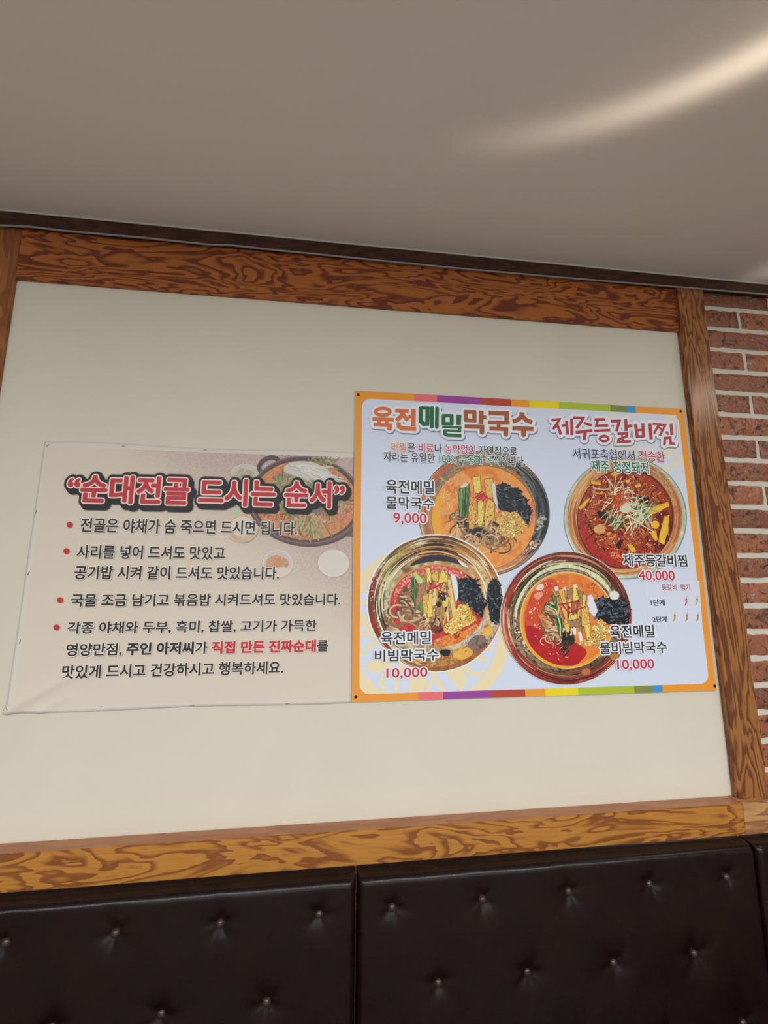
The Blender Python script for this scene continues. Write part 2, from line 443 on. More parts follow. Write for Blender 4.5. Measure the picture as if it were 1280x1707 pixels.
# lettering: a font curve turned into flat shapes, thickened by shifted copies
GLY = {}
def glyphs(segs):
    body = ''.join(t for t, *_ in segs)
    c = bpy.data.curves.new('lettering', 'FONT'); c.body = body; c.resolution_u = 3
    for _ in segs: c.materials.append(bpy.data.materials[0])
    i = 0
    for k, (t, *_) in enumerate(segs):
        for _ch in t:
            c.body_format[i].material_index = k; i += 1
    o = bpy.data.objects.new('lettering', c); COL.objects.link(o)
    bpy.context.view_layer.update()
    m = bpy.data.meshes.new_from_object(o.evaluated_get(bpy.context.evaluated_depsgraph_get()))
    V = [(v.co.x, v.co.y) for v in m.vertices]; F = [(tuple(p.vertices), p.material_index) for p in m.polygons]
    bpy.data.objects.remove(o); bpy.data.curves.remove(c); bpy.data.meshes.remove(m)
    return V, F
def lettering(parent, y, segs, bl, tr, halo=None, hw=0.06, extra=None, label=None, name='lettering', shear=0.0):
    """segs: (text, material, boldness in em); bl / tr: photo pixels of the text's corners; extra: (material, radius, shift x, shift z) under-layers"""
    V, F = glyphs(segs)
    x0, z0 = wp(bl[0], bl[1], y); x1, z1 = wp(tr[0], tr[1], y)
    bmax = max(sg[2] for sg in segs)
    mx0 = min(v[0] for v in V)-bmax; mx1 = max(v[0] for v in V)+bmax; mz0 = min(v[1] for v in V)-bmax; mz1 = max(v[1] for v in V)+bmax
    sx, sz = (x1-x0)/(mx1-mx0), (z1-z0)/(mz1-mz0)
    OV, OF, OI, OM = [], [], [], []
    used = {}
    for f, k in F:
        for i in f: used[i] = k
    def put(rad, mat, dep, sh=(0, 0), only=None, n=12):
        if mat not in OM: OM.append(mat)
        mi = OM.index(mat)
        offs = [(0, 0)]+([(rad*cos(2*pi*i/n), rad*sin(2*pi*i/n)) for i in range(n)] if rad > 0 else [])
        if rad > 0.07: offs += [(rad*.55*cos(2*pi*i/n), rad*.55*sin(2*pi*i/n)) for i in range(n)]
        sel = [(f, k) for f, k in F if only is None or k == only]
        ids = sorted({i for f, _ in sel for i in f}); mp = {i: j for j, i in enumerate(ids)}
        for ci, (dx, dz) in enumerate(offs):
            b = len(OV); dd = dep+ci*1e-6
            OV.extend((x0+(V[i][0]+dx+sh[0]-mx0)*sx, y-dd, z0+(V[i][1]+dz+sh[1]-mz0)*sz) for i in ids)
            OF.extend(tuple(b+mp[i] for i in f) for f, _ in sel); OI.extend([mi]*len(sel))
        return len(offs)*1e-6+2e-5
    d = 0.0
    for (m, r, hx, hz) in (extra or []):
        d += put(r, m, d, (hx, hz), None, 28)
    if halo: d += put(bmax+hw, halo, d, n=16)
    for k, sg in enumerate(segs): put(sg[2], sg[1], d, only=k)
    o = mesh(name, OV, OF, OM, OI, parent)
    if label: o['label'] = label
    return o

# ------------------------------------------------------------------ fabric banner on the left
def build_banner():
    y0 = -0.0035
    root = empty('fabric_banner', (-0.33, 0.0, 1.331))
    tag(root, 'pale fabric banner with red Korean heading and faded stew photo, stapled to the wall', 'banner')
    X0, X1, Z0, Z1 = -0.7255, 0.0695, 1.331, 1.987
    def tl(x, z):
        u = (x-X0)/(X1-X0); v = (z-Z0)/(Z1-Z0)
        return (x+0.004*(v-0.5)*(1-u)*2, z+0.003*sin(u*9)*(1 if v > .5 else -.6)*(abs(v-.5)*2))
    def dep(x, z):
        d = 0.0
        # creases running into the lower left corner
        for (ax, az, bx, bz, h, wd) in ((-0.725, 1.335, -0.55, 1.44, 0.008, 0.011), (-0.725, 1.335, -0.62, 1.45, 0.004, 0.009), (-0.66, 1.333, -0.58, 1.37, 0.0035, 0.009)):
            a = Vector((ax, az)); b = Vector((bx, bz)); p = Vector((x, z)); ab = b-a
            t = max(0, min(1, (p-a).dot(ab)/ab.length_squared)); r = (p-(a+ab*t)).length
            d += h*(1-t)**0.6*math.exp(-(r/wd)**2)
        return d+0.0006*noise.noise(Vector((x*5, z*5, 1.0)))
    def sheet(nx, nzv):
        V, F = [], []
        for j in range(nzv+1):
            for i in range(nx+1):
                x, z = tl(X0+(X1-X0)*i/nx, Z0+(Z1-Z0)*j/nzv); V.append((x, -0.0026-dep(x, z), z))
        for j in range(nzv):
            for i in range(nx):
                a = j*(nx+1)+i; F.append((a, a+1, a+nx+2, a+nx+1))
        n = len(V); V += [(v[0], v[1]+0.0006, v[2]) for v in V]
        F += [tuple(n+i for i in reversed(f)) for f in F]
        for i in range(nx):
            a, b = i, nzv*(nx+1)+i; F += [(a+1, a, n+a, n+a+1), (b, b+1, n+b+1, n+b)]
        for j in range(nzv):
            a, b = j*(nx+1), j*(nx+1)+nx; F += [(a, a+nx+1, n+a+nx+1, n+a), (b+nx+1, b, n+b, n+b+nx+1)]
        return V, F
    V, F = sheet(120, 90)
    m, nt, b = new_mat('banner_fabric')
    tc = nt.nodes.new('ShaderNodeTexCoord'); sp = nt.nodes.new('ShaderNodeSeparateXYZ'); nt.links.new(tc.outputs['Object'], sp.inputs[0])
    # printed ground inside an unprinted pale margin; object origin at the banner's base centre
    def M(op, a, c):
        n = nt.nodes.new('ShaderNodeMath'); n.operation = op
        for i, v in enumerate((a, c)):
            if hasattr(v, 'node'): nt.links.new(v, n.inputs[i])
            else: n.inputs[i].default_value = v
        return n.outputs[0]
    inx = M('GREATER_THAN', sp.outputs[0], X0+0.33+0.012); inz = M('MULTIPLY', M('GREATER_THAN', sp.outputs[2], 0.011), M('LESS_THAN', sp.outputs[2], Z1-1.331-0.013))
    ins = M('MULTIPLY', inx, inz)
    mr = nt.nodes.new('ShaderNodeMapRange'); mr.interpolation_type = 'SMOOTHSTEP'
    # the printed tablecloth, mauve, dissolving into the ground colour towards left and bottom
    gx = M('MULTIPLY', M('SUBTRACT', sp.outputs[0], 0.02), 1.5); gz = M('MULTIPLY', M('SUBTRACT', sp.outputs[2], 0.40), 1.9)
    nt.links.new(M('ADD', M('ADD', gx, gz), M('MULTIPLY', M('SUBTRACT', nz(nt, 8.0, 3.0), 0.5), 0.2)), mr.inputs[0])
    mr.inputs[1].default_value = 0.0; mr.inputs[2].default_value = 0.55
    mx = nt.nodes.new('ShaderNodeMix'); mx.data_type = 'RGBA'; nt.links.new(mr.outputs[0], mx.inputs['Factor'])
    mx.inputs['A'].default_value = rgb((229, 216, 197), 1.0); nt.links.new(ramp(nt, nz(nt, 240.0, 2.0), [(0.3, rgb((200, 174, 166)))
        , (0.7, rgb((220, 198, 187)))]), mx.inputs['B'])
    m2 = nt.nodes.new('ShaderNodeMix'); m2.data_type = 'RGBA'; nt.links.new(ins, m2.inputs['Factor'])
    m2.inputs['A'].default_value = rgb((228, 221, 206)); nt.links.new(mx.outputs['Result'], m2.inputs['B'])
    nt.links.new(m2.outputs['Result'], b.inputs['Base Color']); b.inputs['Roughness'].default_value = 0.65; b.inputs['Specular IOR Level'].default_value = 0.2
    mesh('cloth', V, F, m, None, root, None, True)
    # printed stew pan and side dishes
    yp = -0.0044
    f = Flat(yp, crop(360, 740, 5.3333, yp), (X0+0.012, X1, Z0+0.011, Z1-0.0135))
    I = ink
    f.ell(262, 262, 128, 84, I((203, 194, 186))); f.ell(262, 258, 112, 70, I((193, 186, 178)))
    f.blob([(140, 280), (200, 220), (300, 225), (350, 260), (330, 320), (200, 330), (100, 400), (80, 390)], inkn([(160, 150, 122), (182, 172, 150), (196, 188, 170)], 160), 0.05)
    for k in range(7): f.stroke([(120+k*36, 330-k*4), (205+k*22, 228)], 9, I(((172, 164, 138), (150, 142, 112))[k % 2]), True, .5)
    f.ell(232, 742, 150, 138, I((205, 184, 160))); f.ell(232, 748, 128, 116, inkn([(212, 190, 168), (198, 160, 124)], 30)); f.ell(235, 735, 104, 88, I((210, 200, 186)))
    f.arc(235, 745, 142, 132, -20, 110, 10, I((178, 152, 136))); f.blob([(145, 590), (180, 570), (220, 585), (222, 625), (180, 640), (150, 625)], I((178, 190, 160)), .05)
    f.blob([(520, 110), (600, 85), (700, 90), (740, 110), (640, 150), (560, 140)], inkn([(120, 92, 80), (190, 170, 160), (160, 120, 104)], 220), .1)
    f.ell(1060, 90, 110, 46, I((206, 196, 190)))
    # iron pan: handle, rim, stew
    pan, pan2, rim = I((94, 76, 76)), I((112, 92, 88)), I((128, 112, 114))
    f.arc(470, 190, 92, 62, 120, 400, 40, pan, 40, False, -0.5)
    f.poly([(1080, 800), (1180, 750), (1330, 740), (1330, 830), (1170, 822)], pan2)
    f.ell(800, 520, 522, 392, pan, 90, 0.10); f.ell(800, 505, 510, 392, pan2, 90, 0.10); f.ell(795, 496, 500, 388, rim, 90, 0.10); f.ell(795, 498, 490, 378, pan, 90, 0.10)
    f.ell(795, 502, 462, 350, inkn([(176, 104, 66), (196, 128, 86), (204, 146, 104), (186, 112, 72)], 70), 90, 0.10)
    stew = [(400, 500), (520, 280), (800, 190), (1080, 300), (1220, 480), (1150, 680), (900, 800), (620, 770), (430, 640)]
    f.flakes(stew, 160, 5, 14, [I((212, 168, 132)), I((168, 92, 62)), I((196, 134, 96)), I((150, 96, 74))])
    f.blob([(500, 300), (620, 250), (820, 330), (1020, 330), (1080, 260), (1130, 400), (1180, 520), (980, 620), (860, 600), (700, 650), (560, 600), (480, 440)], inkn([(112, 106, 76), (140, 134, 98), (160, 152, 114), (124, 110, 86)], 150), .06)
    gr = [I((146, 142, 100)), I((128, 122, 84)), I((166, 160, 120)), I((116, 108, 74)), I((178, 168, 132))]
    f.strands([(480, 330), (640, 260), (760, 340), (1000, 360), (1180, 500), (960, 650), (740, 660), (560, 600)], 170, 110, 10, gr, .12)
    f.strands([(800, 130), (960, 130), (1060, 170), (980, 220), (880, 190)], 45, 90, 9, gr, .1)
    f.strands([(600, 600), (900, 620), (960, 700), (860, 740), (660, 680)], 46, 150, 13, gr, .1, pi/2, .7)
    f.blob([(830, 560), (930, 540), (960, 620), (880, 640)], inkn([(110, 92, 92), (150, 128, 126)], 160), .1)
    for (x, y, r) in ((510, 640, 40), (1130, 640, 46), (900, 745, 34), (1010, 700, 30), (1180, 560, 36)):
        f.blob([(x-r, y), (x, y-r*.7), (x+r, y), (x, y+r*.7)], inkn([(150, 98, 82), (186, 136, 112), (206, 170, 146)], 200), .15)
    f.blob([(620, 180), (740, 148), (900, 170), (1030, 250), (1035, 330), (870, 330), (700, 285), (590, 250)], I((196, 192, 184)), .03)
    f.strands([(620, 190), (780, 170), (980, 240), (1000, 310), (700, 270)], 80, 190, 7, [I((206, 203, 196)), I((186, 181, 172)), I((214, 211, 205))], .04, 0.35, .25)
    # small dishes in front
    f.ell(548, 1066, 136, 128, I((208, 198, 190))); f.ell(548, 1062, 118, 108, I((196, 186, 180)))
    f.blob([(436, 1060), (470, 1005), (560, 985), (640, 1030), (655, 1080), (560, 1130), (450, 1110)], inkn([(184, 124, 92), (200, 146, 112), (208, 164, 132)], 220), .04)
    f.blob([(425, 1110), (660, 1085), (650, 1180), (450, 1190)], I((211, 198, 184)), .03)
    f.ell(1045, 1062, 140, 122, I((212, 205, 194))); f.ell(1045, 1064, 124, 108, I((208, 202, 188)))
    f.build('stew_picture', root, 'faded printed photo of an iron pan of stew and side dishes')
    # writing
    yt = -0.0062
    red, blk, pale = I((184, 48, 58)), I((34, 28, 30)), I((226, 205, 192))
    black_edge = [(blk, 0.175, 0.02+0.022*k, -0.028*k) for k in range(5)]
    lettering(root, yt, [('“순대전골 드시는 순서”', red, 0.036)], (109.0, 838.0), (575.5, 803.5), pale, 0.045, black_edge, 'bold red heading with pale and black outlines', 'heading')
    dk = I((46, 42, 44)); hl = I((222, 212, 200)); B = 0.025
    L = [([('전골은 야채가 숨 죽으면 드시면 됩니다.', dk, B)], (133.0, 887.5), (495.6, 869.5)),
         ([('사리를 넣어 드셔도 맛있고', dk, B)], (126.8, 931.5), (375.6, 911)),
         ([('공기밥 시켜 같이 드셔도 맛있습니다.', dk, B)], (122.6, 966), (465.6, 944.5)),
         ([('국물 조금 남기고 볶음밥 시켜드셔도 맛있습니다.', dk, B)], (117.0, 1011.5), (567.6, 989)),
         ([('각종 야채와 두부, 흑미, 찹쌀, 고기가 가득한', dk, B)], (111.2, 1058), (528.2, 1032.5)),
         ([('영양만점, ', dk, B), ('주인 아저씨', dk, 0.042), ('가 ', dk, B), ('직접 만든 진짜순대', I((190, 52, 58)), 0.046), ('를', dk, B)], (108.0, 1095.5), (547.8, 1066)),
         ([('맛있게 드시고 건강하시고 행복하세요.', dk, B)], (102.0, 1132), (472.6, 1101.5))]
    for segs, bl, tr in L:
        lettering(root, yt, segs, bl, tr, hl, 0.05)
    for (u, v) in ((412, 550), (393, 706), (355, 997), (334, 1159)):
        g = Flat(yt, crop(0, 720, 3.556, yt)); g.ell(u, v, 17.5, 17.5, I((186, 50, 60)), 28); g.build('bullet_dot', root, 'red dot')
    for (u, v, a) in ((78.7, 742.6, 50), (205.7, 743.8, 0), (342, 750, 0), (60, 853, 80), (47.2, 955.7, 70), (33, 1070, 80), (15.5, 1180, -40), (167.3, 1178.3, 0), (320, 1176, 0), (478.5, 1172.8, 0)):
        x, z = wp(u, v, -0.004); c, s_ = cos(radians(a))*0.0045, sin(radians(a))*0.0045
        yy = -0.0038-dep(x, z)
        V, F = tube([(x-c, yy+0.0008, z-s_), (x-c*.8, yy, z-s_*.8), (x+c*.8, yy, z+s_*.8), (x+c, yy+0.0008, z+s_)], 0.0006, 6)
        mesh('staple', V, F, MAT['staple'], None, root)
build_banner()

# ------------------------------------------------------------------ menu board on the right
SX0, SX1, SZ0, SZ1 = 0.0705, 1.0997, 1.3313, 2.1709
IX0, IX1, IZ0, IZ1 = 0.0903, 1.0782, 1.3510, 2.1480
def build_menu():
    root = empty('menu_board', (0.585, 0.0, SZ0))
    tag(root, 'orange-bordered Korean menu board with four printed bowls and prices, screwed to the cream wall', 'menu board')
    box('panel', SX0, SX1, -0.0062, -0.0008, SZ0, SZ1, MAT['foam'], 0.0006, root)
    yb = -0.00625
    I = ink
    def ident(x, z): return (x, z)
    f = Flat(yb, ident)
    org = I((228, 148, 52))
    f.raw([(SX0+.0008, SZ0+.0008), (SX1-.0008, SZ0+.0008), (SX1-.0008, SZ1-.0008), (SX0+.0008, SZ1-.0008)], org); f.layer(6e-5)
    cols = [(226, 112, 112), (150, 68, 150), (178, 70, 52), (228, 148, 52), (236, 205, 30), (168, 186, 54), (124, 136, 72), (64, 146, 206)]
    for py, pxs, za, zb in ((670, (690.5, 728.5, 801, 852, 882, 931, 1016.5, 1044, 1058), IZ1-.001, SZ1-.0008), (1158, (697, 738.6, 818, 875.5, 909, 964, 1058, 1090, 1105), SZ0+.0008, IZ0+.001)):
        for i, c in enumerate(cols):
            xa, xb = wp(pxs[i], py, yb)[0], wp(pxs[i+1], py, yb)[0]
            f.raw([(xa, za), (xb, za), (xb, zb), (xa, zb)], I(c), False)
    f.layer(6e-5)
    R = 0.026; pts = []
    for cx, cz, a0 in ((IX1-R, IZ1-R, 0), (IX0+R, IZ1-R, 90), (IX0+R, IZ0+R, 180), (IX1-R, IZ0+R, 270)):
        pts += [(cx+R*cos(radians(a0+90*t/8)), cz+R*sin(radians(a0+90*t/8))) for t in range(9)]
    f.raw(pts, I((206, 213, 228)))
    f.build('printed_border', root, 'orange border with a multicoloured strip along top and bottom, around a bluish white field')
    # pale yellow flower roundels behind the bowls
    ye = -0.0065
    def roundel(cx, cy, r, tone, clip):
        q = Flat(ye, lambda u, v: wp(u, v, ye), clip, 6e-7); m = I(tone)
        q.arc(cx, cy, r*.94, r*.94, 0, 360, r*.15, m, 90, False)
        n = 8
        for i in range(n):
            a = 360*i/n+12
            def P(rad, da): return (cx+rad*r*cos(radians(a+da)), cy+rad*r*sin(radians(a+da)))
            q.poly([P(.30, 0), P(.45, -13), P(.62, -15), P(.78, -6), P(.84, 4), P(.70, 3), P(.58, 6), P(.45, 6)], m)
            q.stroke([P(.80, 12), P(.70, 16), P(.60, 20), P(.50, 22), P(.42, 21)], r*.06, m, True, .4)
            q.stroke([P(.60, 26), P(.70, 31), P(.80, 28), P(.84, 22)], r*.06, m, True, .4)
        q.arc(cx, cy, r*.2, r*.2, 0, 360, r*.07, m, 40, False)
        q.build('flower_roundel', root, 'pale yellow printed flower roundel')
    cl = (IX0+.001, IX1-.001, IZ0+.0005, IZ1-.001)
    roundel(708, 1052, 142, (230, 213, 172), cl); roundel(1086, 716, 74, (222, 214, 196), cl)

    # ---- bowl 1: cold soup noodles (upper left)
    def curls(f, cx, cy, n, r0, r1, wd, mats):
        for _ in range(n):
            x, y = cx+rnd.uniform(-1, 1)*r1, cy+rnd.uniform(-.5, .5)*r1; r = rnd.uniform(r0, r0*2.2); a = rnd.uniform(0, 2*pi); sp = rnd.uniform(2.5, 4.8)
            f.stroke([(x+r*cos(a+sp*t/9), y+r*.75*sin(a+sp*t/9)) for t in range(10)], wd, rnd.choice(mats), False)
    def seaweed(f, P, n=140, s0=8, s1=22):
        f.blob(P, inkn([(14, 18, 24), (26, 32, 38), (44, 50, 54)], 170), .05, 8)
        f.flakes(P, n, s0, s1, [I((22, 26, 34)), I((16, 18, 24)), I((46, 54, 58)), I((28, 34, 38)), I((84, 96, 104)), I((14, 18, 24))], 2.4)
        f.strands(P, n//2, 26, 4, [I((130, 146, 158)), I((16, 18, 24)), I((54, 66, 70)), I((14, 16, 20))], .3)
    def powder(f, P, n=260, tone=((214, 172, 92), (196, 148, 70), (232, 196, 116))):
        f.blob(P, inkn(list(tone), 260), .05, 6)
        f.flakes(P, n, 3, 8, [I((246, 220, 146)), I((170, 116, 50)), I((222, 176, 84)), I((134, 90, 48)), I((250, 232, 170))], 1.3)
    def chili(f, cx, cy, n, ln, wd, cols=((196, 48, 52), (214, 72, 70), (170, 36, 44)), flat=.6):
        for i in range(n):
            a = rnd.uniform(0, pi)*1.0; dx, dy = cos(a)*ln/2, sin(a)*ln/2*flat; x, y = cx+rnd.uniform(-.3, .3)*ln, cy+rnd.uniform(-.2, .2)*ln
            f.stroke([(x-dx, y-dy), (x+rnd.uniform(-6, 6), y+rnd.uniform(-6, 6)), (x+dx, y+dy)], wd, I(rnd.choice(cols)), True, .5)
    def rim(f, C, r0, r1, n, pals, wmax=22):
        """polished metal: thin curved streaks; pals = (angle from, angle to, colours)"""
        for _ in range(n):
            a0, a1, cols = rnd.choice(pals); a = rnd.uniform(a0, a1); sp = rnd.uniform(8, 34); r = rnd.uniform(r0, r1)
            f.arc(C[0], C[1], r*C[2], r*C[3], a-sp, a+sp, rnd.uniform(4, wmax), I(rnd.choice(cols)), 16, True, 0, .5)
    DK, CR, GO = [(44, 32, 28), (84, 58, 42), (120, 84, 54), (30, 24, 24)], [(226, 214, 178), (206, 192, 150), (236, 228, 200)], [(206, 146, 70), (180, 116, 56), (222, 172, 100)]
    noodle = [I((178, 138, 98)), I((142, 104, 74)), I((204, 168, 124)), I((96, 70, 54)), I((218, 186, 146))]
    egg = inkn([(176, 112, 40), (222, 162, 66), (240, 204, 112), (150, 92, 40)], 230, 4, (1.8, 1, .5))
    egg2 = inkn([(206, 146, 44), (240, 200, 80), (246, 218, 120), (190, 128, 48)], 210, 4, (1.8, 1, .5))
    edge = I((96, 64, 40))
    y1 = -0.0069
    f = Flat(y1, crop(690, 740, 5.3333, y1))
    C = (622, 620, 592, 566)
    f.ell(*C, I((208, 212, 222)), 96); f.ell(C[0], C[1], C[2]-7, C[3]-7, I((92, 92, 96)), 96)
    f.ell(C[0]-2, C[1], C[2]-15, C[3]-15, inkn([(150, 96, 62), (196, 126, 76), (170, 140, 112), (120, 104, 88), (206, 150, 104)], 60), 96)
    f.arc(C[0], C[1], 520, 496, -95, 62, 110, inkn([(54, 56, 58), (84, 84, 78), (120, 114, 98), (40, 46, 56)], 60), 60, True, 0, .3)
    f.arc(C[0], C[1], 530, 505, -40, 60, 100, inkn([(34, 40, 52), (46, 56, 66), (66, 78, 78)], 90), 50)
    f.arc(C[0], C[1], 505, 482, 195, 300, 60, inkn([(150, 136, 112), (112, 96, 80), (186, 172, 146)], 50), 50)
    f.arc(C[0], C[1], 548, 524, 175, 250, 46, inkn([(206, 112, 62), (180, 92, 58)], 60), 50)
    f.arc(C[0], C[1], 520, 500, 110, 175, 60, inkn([(208, 146, 96), (190, 120, 76), (160, 104, 72)], 90), 50)
    f.arc(C[0], C[1], 520, 500, 30, 110, 70, inkn([(200, 130, 84), (170, 120, 92), (206, 160, 124), (140, 96, 76)], 110), 50)
    rim(f, C, .82, .97, 70, [(-170, -60, [(150, 130, 104), (110, 90, 72), (196, 170, 130), (190, 104, 62)]), (-60, 40, [(36, 40, 50), (70, 76, 78), (110, 116, 116), (26, 30, 38)]), (60, 200, [(206, 150, 104), (160, 104, 70), (222, 180, 140), (180, 100, 60)])], 16)
    f.flakes([(1060, 820), (1130, 760), (1180, 640), (1120, 620)], 40, 6, 16, [I((150, 150, 130)), I((96, 104, 84)), I((190, 186, 168))])
    f.flakes([(1020, 880), (1110, 830), (1120, 900), (1050, 940)], 40, 5, 14, [I((190, 160, 130)), I((70, 52, 44)), I((224, 206, 180))])
    f.ell(620, 655, 466, 466, I((150, 104, 62)), 90)
    f.ell(618, 658, 460, 460, inkn([(218, 122, 52), (228, 142, 62), (232, 158, 84), (222, 130, 58)], 24, 3), 90)
    f.arc(620, 660, 425, 425, 130, 215, 70, I((236, 166, 46)), 50); f.arc(620, 660, 300, 300, 100, 170, 40, I((232, 150, 60)), 40)
    f.strands([(240, 330), (420, 240), (520, 300), (340, 560), (240, 520)], 70, 34, 4, [I((240, 200, 160)), I((236, 176, 120))], .1, 1.9, .6)
    f.flakes([(180, 640), (400, 240), (800, 220), (1040, 520), (900, 980), (500, 1040)], 140, 2, 5, [I((110, 62, 36)), I((240, 190, 130)), I((200, 96, 50))])
    f.strands([(200, 640), (420, 260), (800, 240), (1030, 560), (960, 960), (560, 1060), (300, 900)], 70, 26, 4, [I((244, 206, 164)), I((206, 104, 52)), I((238, 180, 120))], .2)
    f.blob([(1010, 500), (1060, 530), (1085, 640), (1040, 740), (1010, 640)], inkn([(200, 96, 70), (220, 140, 110), (176, 70, 60)], 140), .08)
    seaweed(f, [(715, 360), (790, 350), (930, 400), (1000, 500), (1040, 620), (1025, 740), (940, 650), (850, 600), (755, 590), (730, 480)], 170)
    f.blob([(340, 570), (420, 640), (520, 700), (700, 660), (800, 760), (830, 860), (690, 900), (540, 880), (400, 800)], I((58, 44, 38)), .05)
    f.strands([(360, 560), (480, 700), (680, 700), (800, 800), (760, 900), (560, 880), (400, 800)], 46, 150, 13, noodle, .28)
    curls(f, 600, 820, 26, 40, 170, 12, noodle); curls(f, 760, 880, 9, 36, 70, 13, noodle); curls(f, 385, 640, 9, 30, 40, 11, noodle)
    f.blob([(480, 760), (560, 730), (660, 770), (690, 850), (560, 860)], inkn([(34, 30, 30), (60, 50, 46)], 150), .1)
    curls(f, 580, 850, 9, 40, 120, 10, noodle)
    cu = inkn([(34, 66, 40), (58, 100, 56), (150, 176, 104)], 90, 2, (4, 1, .4))
    f.strip([(392, 410), (440, 380), (495, 358), (498, 560), (480, 600), (470, 655), (410, 655), (395, 560)], cu, I((26, 40, 28)), 7)
    f.stroke([(420, 400), (416, 640)], 9, I((178, 198, 140)), True, .4); f.stroke([(455, 385), (450, 640)], 7, I((28, 44, 30)), True, .4)
    f.blob([(410, 385), (440, 350), (470, 345), (490, 362), (430, 395)], I((222, 206, 196)), .06)
    for P in ([(525, 292), (590, 290), (592, 440), (530, 445)], [(626, 312), (700, 306), (708, 420), (700, 500), (640, 470)], [(486, 560), (545, 480), (560, 490), (530, 760), (490, 755)], [(566, 500), (612, 492), (622, 640), (604, 730), (566, 735)], [(640, 505), (712, 490), (716, 650), (660, 720), (640, 755), (622, 690)], [(720, 660), (790, 640), (800, 700), (760, 720), (724, 700)]):
        f.strip(P, rnd.choice((egg, egg2)), edge, 5)
    f.strip([(690, 340), (722, 350), (742, 520), (745, 620), (728, 600), (700, 450)], I((214, 206, 198)), I((120, 96, 84)), 4)
    f.flakes([(500, 480), (700, 480), (700, 700), (500, 740)], 60, 3, 8, [edge, I((130, 92, 48)), I((240, 210, 130))])
    chili(f, 596, 468, 16, 120, 10); f.stroke([(690, 470), (735, 570)], 7, I((186, 44, 50)))
    powder(f, [(750, 600), (820, 620), (910, 595), (1000, 715), (960, 790), (870, 850), (780, 800), (715, 780), (760, 720), (800, 680)], 320)
    f.build('bowl_picture', root, 'printed steel bowl of noodles in orange broth, upper left on the board')
    d1 = y1-f.d

    # ---- bowl 4: braised ribs (right)
    y4 = -0.0069
    f = Flat(y4, crop(930, 750, 5.5652, y4))
    C = (624, 632, 572, 570)
    f.ell(*C, I((120, 132, 116)), 96); f.ell(C[0]-2, C[1]-2, C[2]-8, C[3]-8, inkn([(196, 206, 190), (168, 184, 164), (210, 204, 176)], 24), 96)
    f.arc(C[0], C[1], 556, 556, 90, 170, 14, I((226, 224, 200)), 40)
    f.ell(620, 622, 534, 540, inkn([(190, 128, 74), (210, 152, 96), (176, 112, 66), (200, 164, 110)], 22, 2), 96)
    f.arc(620, 622, 500, 510, 170, 250, 36, I((206, 164, 112)), 50); f.arc(620, 622, 508, 516, 20, 70, 44, I((206, 134, 74)), 50); f.arc(620, 622, 505, 510, -70, -20, 50, inkn([(196, 170, 124), (150, 112, 78), (214, 190, 140)], 40), 50)
    rim(f, (620, 622, 534, 540), .86, .98, 60, [(0, 360, [(206, 150, 94), (176, 112, 68), (222, 180, 124), (160, 96, 60)])], 20)
    f.arc(620, 622, 470, 480, 90, 200, 30, I((160, 84, 52)), 50); f.arc(615, 628, 452, 458, -80, 60, 22, I((120, 72, 48)), 50)
    f.ell(622, 640, 444, 462, I((84, 30, 30)), 90, 0.25)
    meat = inkn([(84, 26, 26), (140, 44, 32), (176, 70, 42), (120, 40, 32), (196, 104, 62)], 95, 4)
    f.ell(622, 640, 436, 454, meat, 90, 0.25)
    body = [(220, 520), (380, 280), (620, 200), (900, 330), (1020, 520), (1040, 780), (860, 980), (600, 1060), (380, 900), (240, 700)]
    f.arc(622, 640, 400, 410, 90, 185, 60, inkn([(150, 30, 34), (182, 52, 44), (130, 24, 32)], 60), 50)
    f.blob([(380, 780), (520, 900), (760, 1000), (860, 950), (880, 1060), (640, 1090), (460, 980)], inkn([(176, 42, 36), (204, 76, 50), (150, 30, 34)], 80), .04)
    f.blob([(860, 620), (1040, 540), (1060, 760), (960, 940), (880, 900), (930, 740)], inkn([(92, 24, 36), (120, 40, 44)], 80), .05)
    f.flakes(body, 420, 5, 17, [I((168, 60, 36)), I((120, 32, 30)), I((196, 96, 52)), I((88, 28, 28)), I((146, 50, 40)), I((206, 128, 70))], 1.8)
    for (x, y, r) in ((300, 480, 90), (480, 380, 80), (820, 380, 100), (880, 440, 80), (430, 800, 90), (740, 760, 110), (520, 860, 80), (700, 830, 90), (300, 600, 80), (700, 270, 90)):
        f.blob([(x-r, y-.2*r), (x-.3*r, y-.7*r), (x+.7*r, y-.6*r), (x+r, y+.1*r), (x+.4*r, y+.7*r), (x-.6*r, y+.6*r)], inkn([(70, 22, 22), (150, 56, 36), (204, 112, 66), (130, 40, 32), (56, 20, 22)], 190, 4), .12)
    f.strands(body, 150, 46, 9, [I((206, 110, 60)), I((70, 22, 24)), I((176, 64, 40)), I((226, 150, 84)), I((44, 18, 20))], .3)
    f.flakes(body, 260, 3, 7, [I((232, 206, 160)), I((240, 220, 190)), I((70, 24, 24)), I((214, 120, 70))], 1.3)
    f.flakes([(720, 440), (840, 450), (840, 490), (740, 480)], 20, 12, 24, [I((30, 24, 24))]); f.flakes([(360, 560), (440, 600), (440, 640), (380, 620)], 14, 12, 24, [I((34, 28, 26))])
    f.flakes([(540, 900), (600, 820), (610, 840), (550, 950)], 14, 8, 18, [I((44, 22, 22))])
    rc, rce = inkn([(228, 168, 40), (238, 190, 64), (220, 150, 40)], 60), I((150, 84, 30))
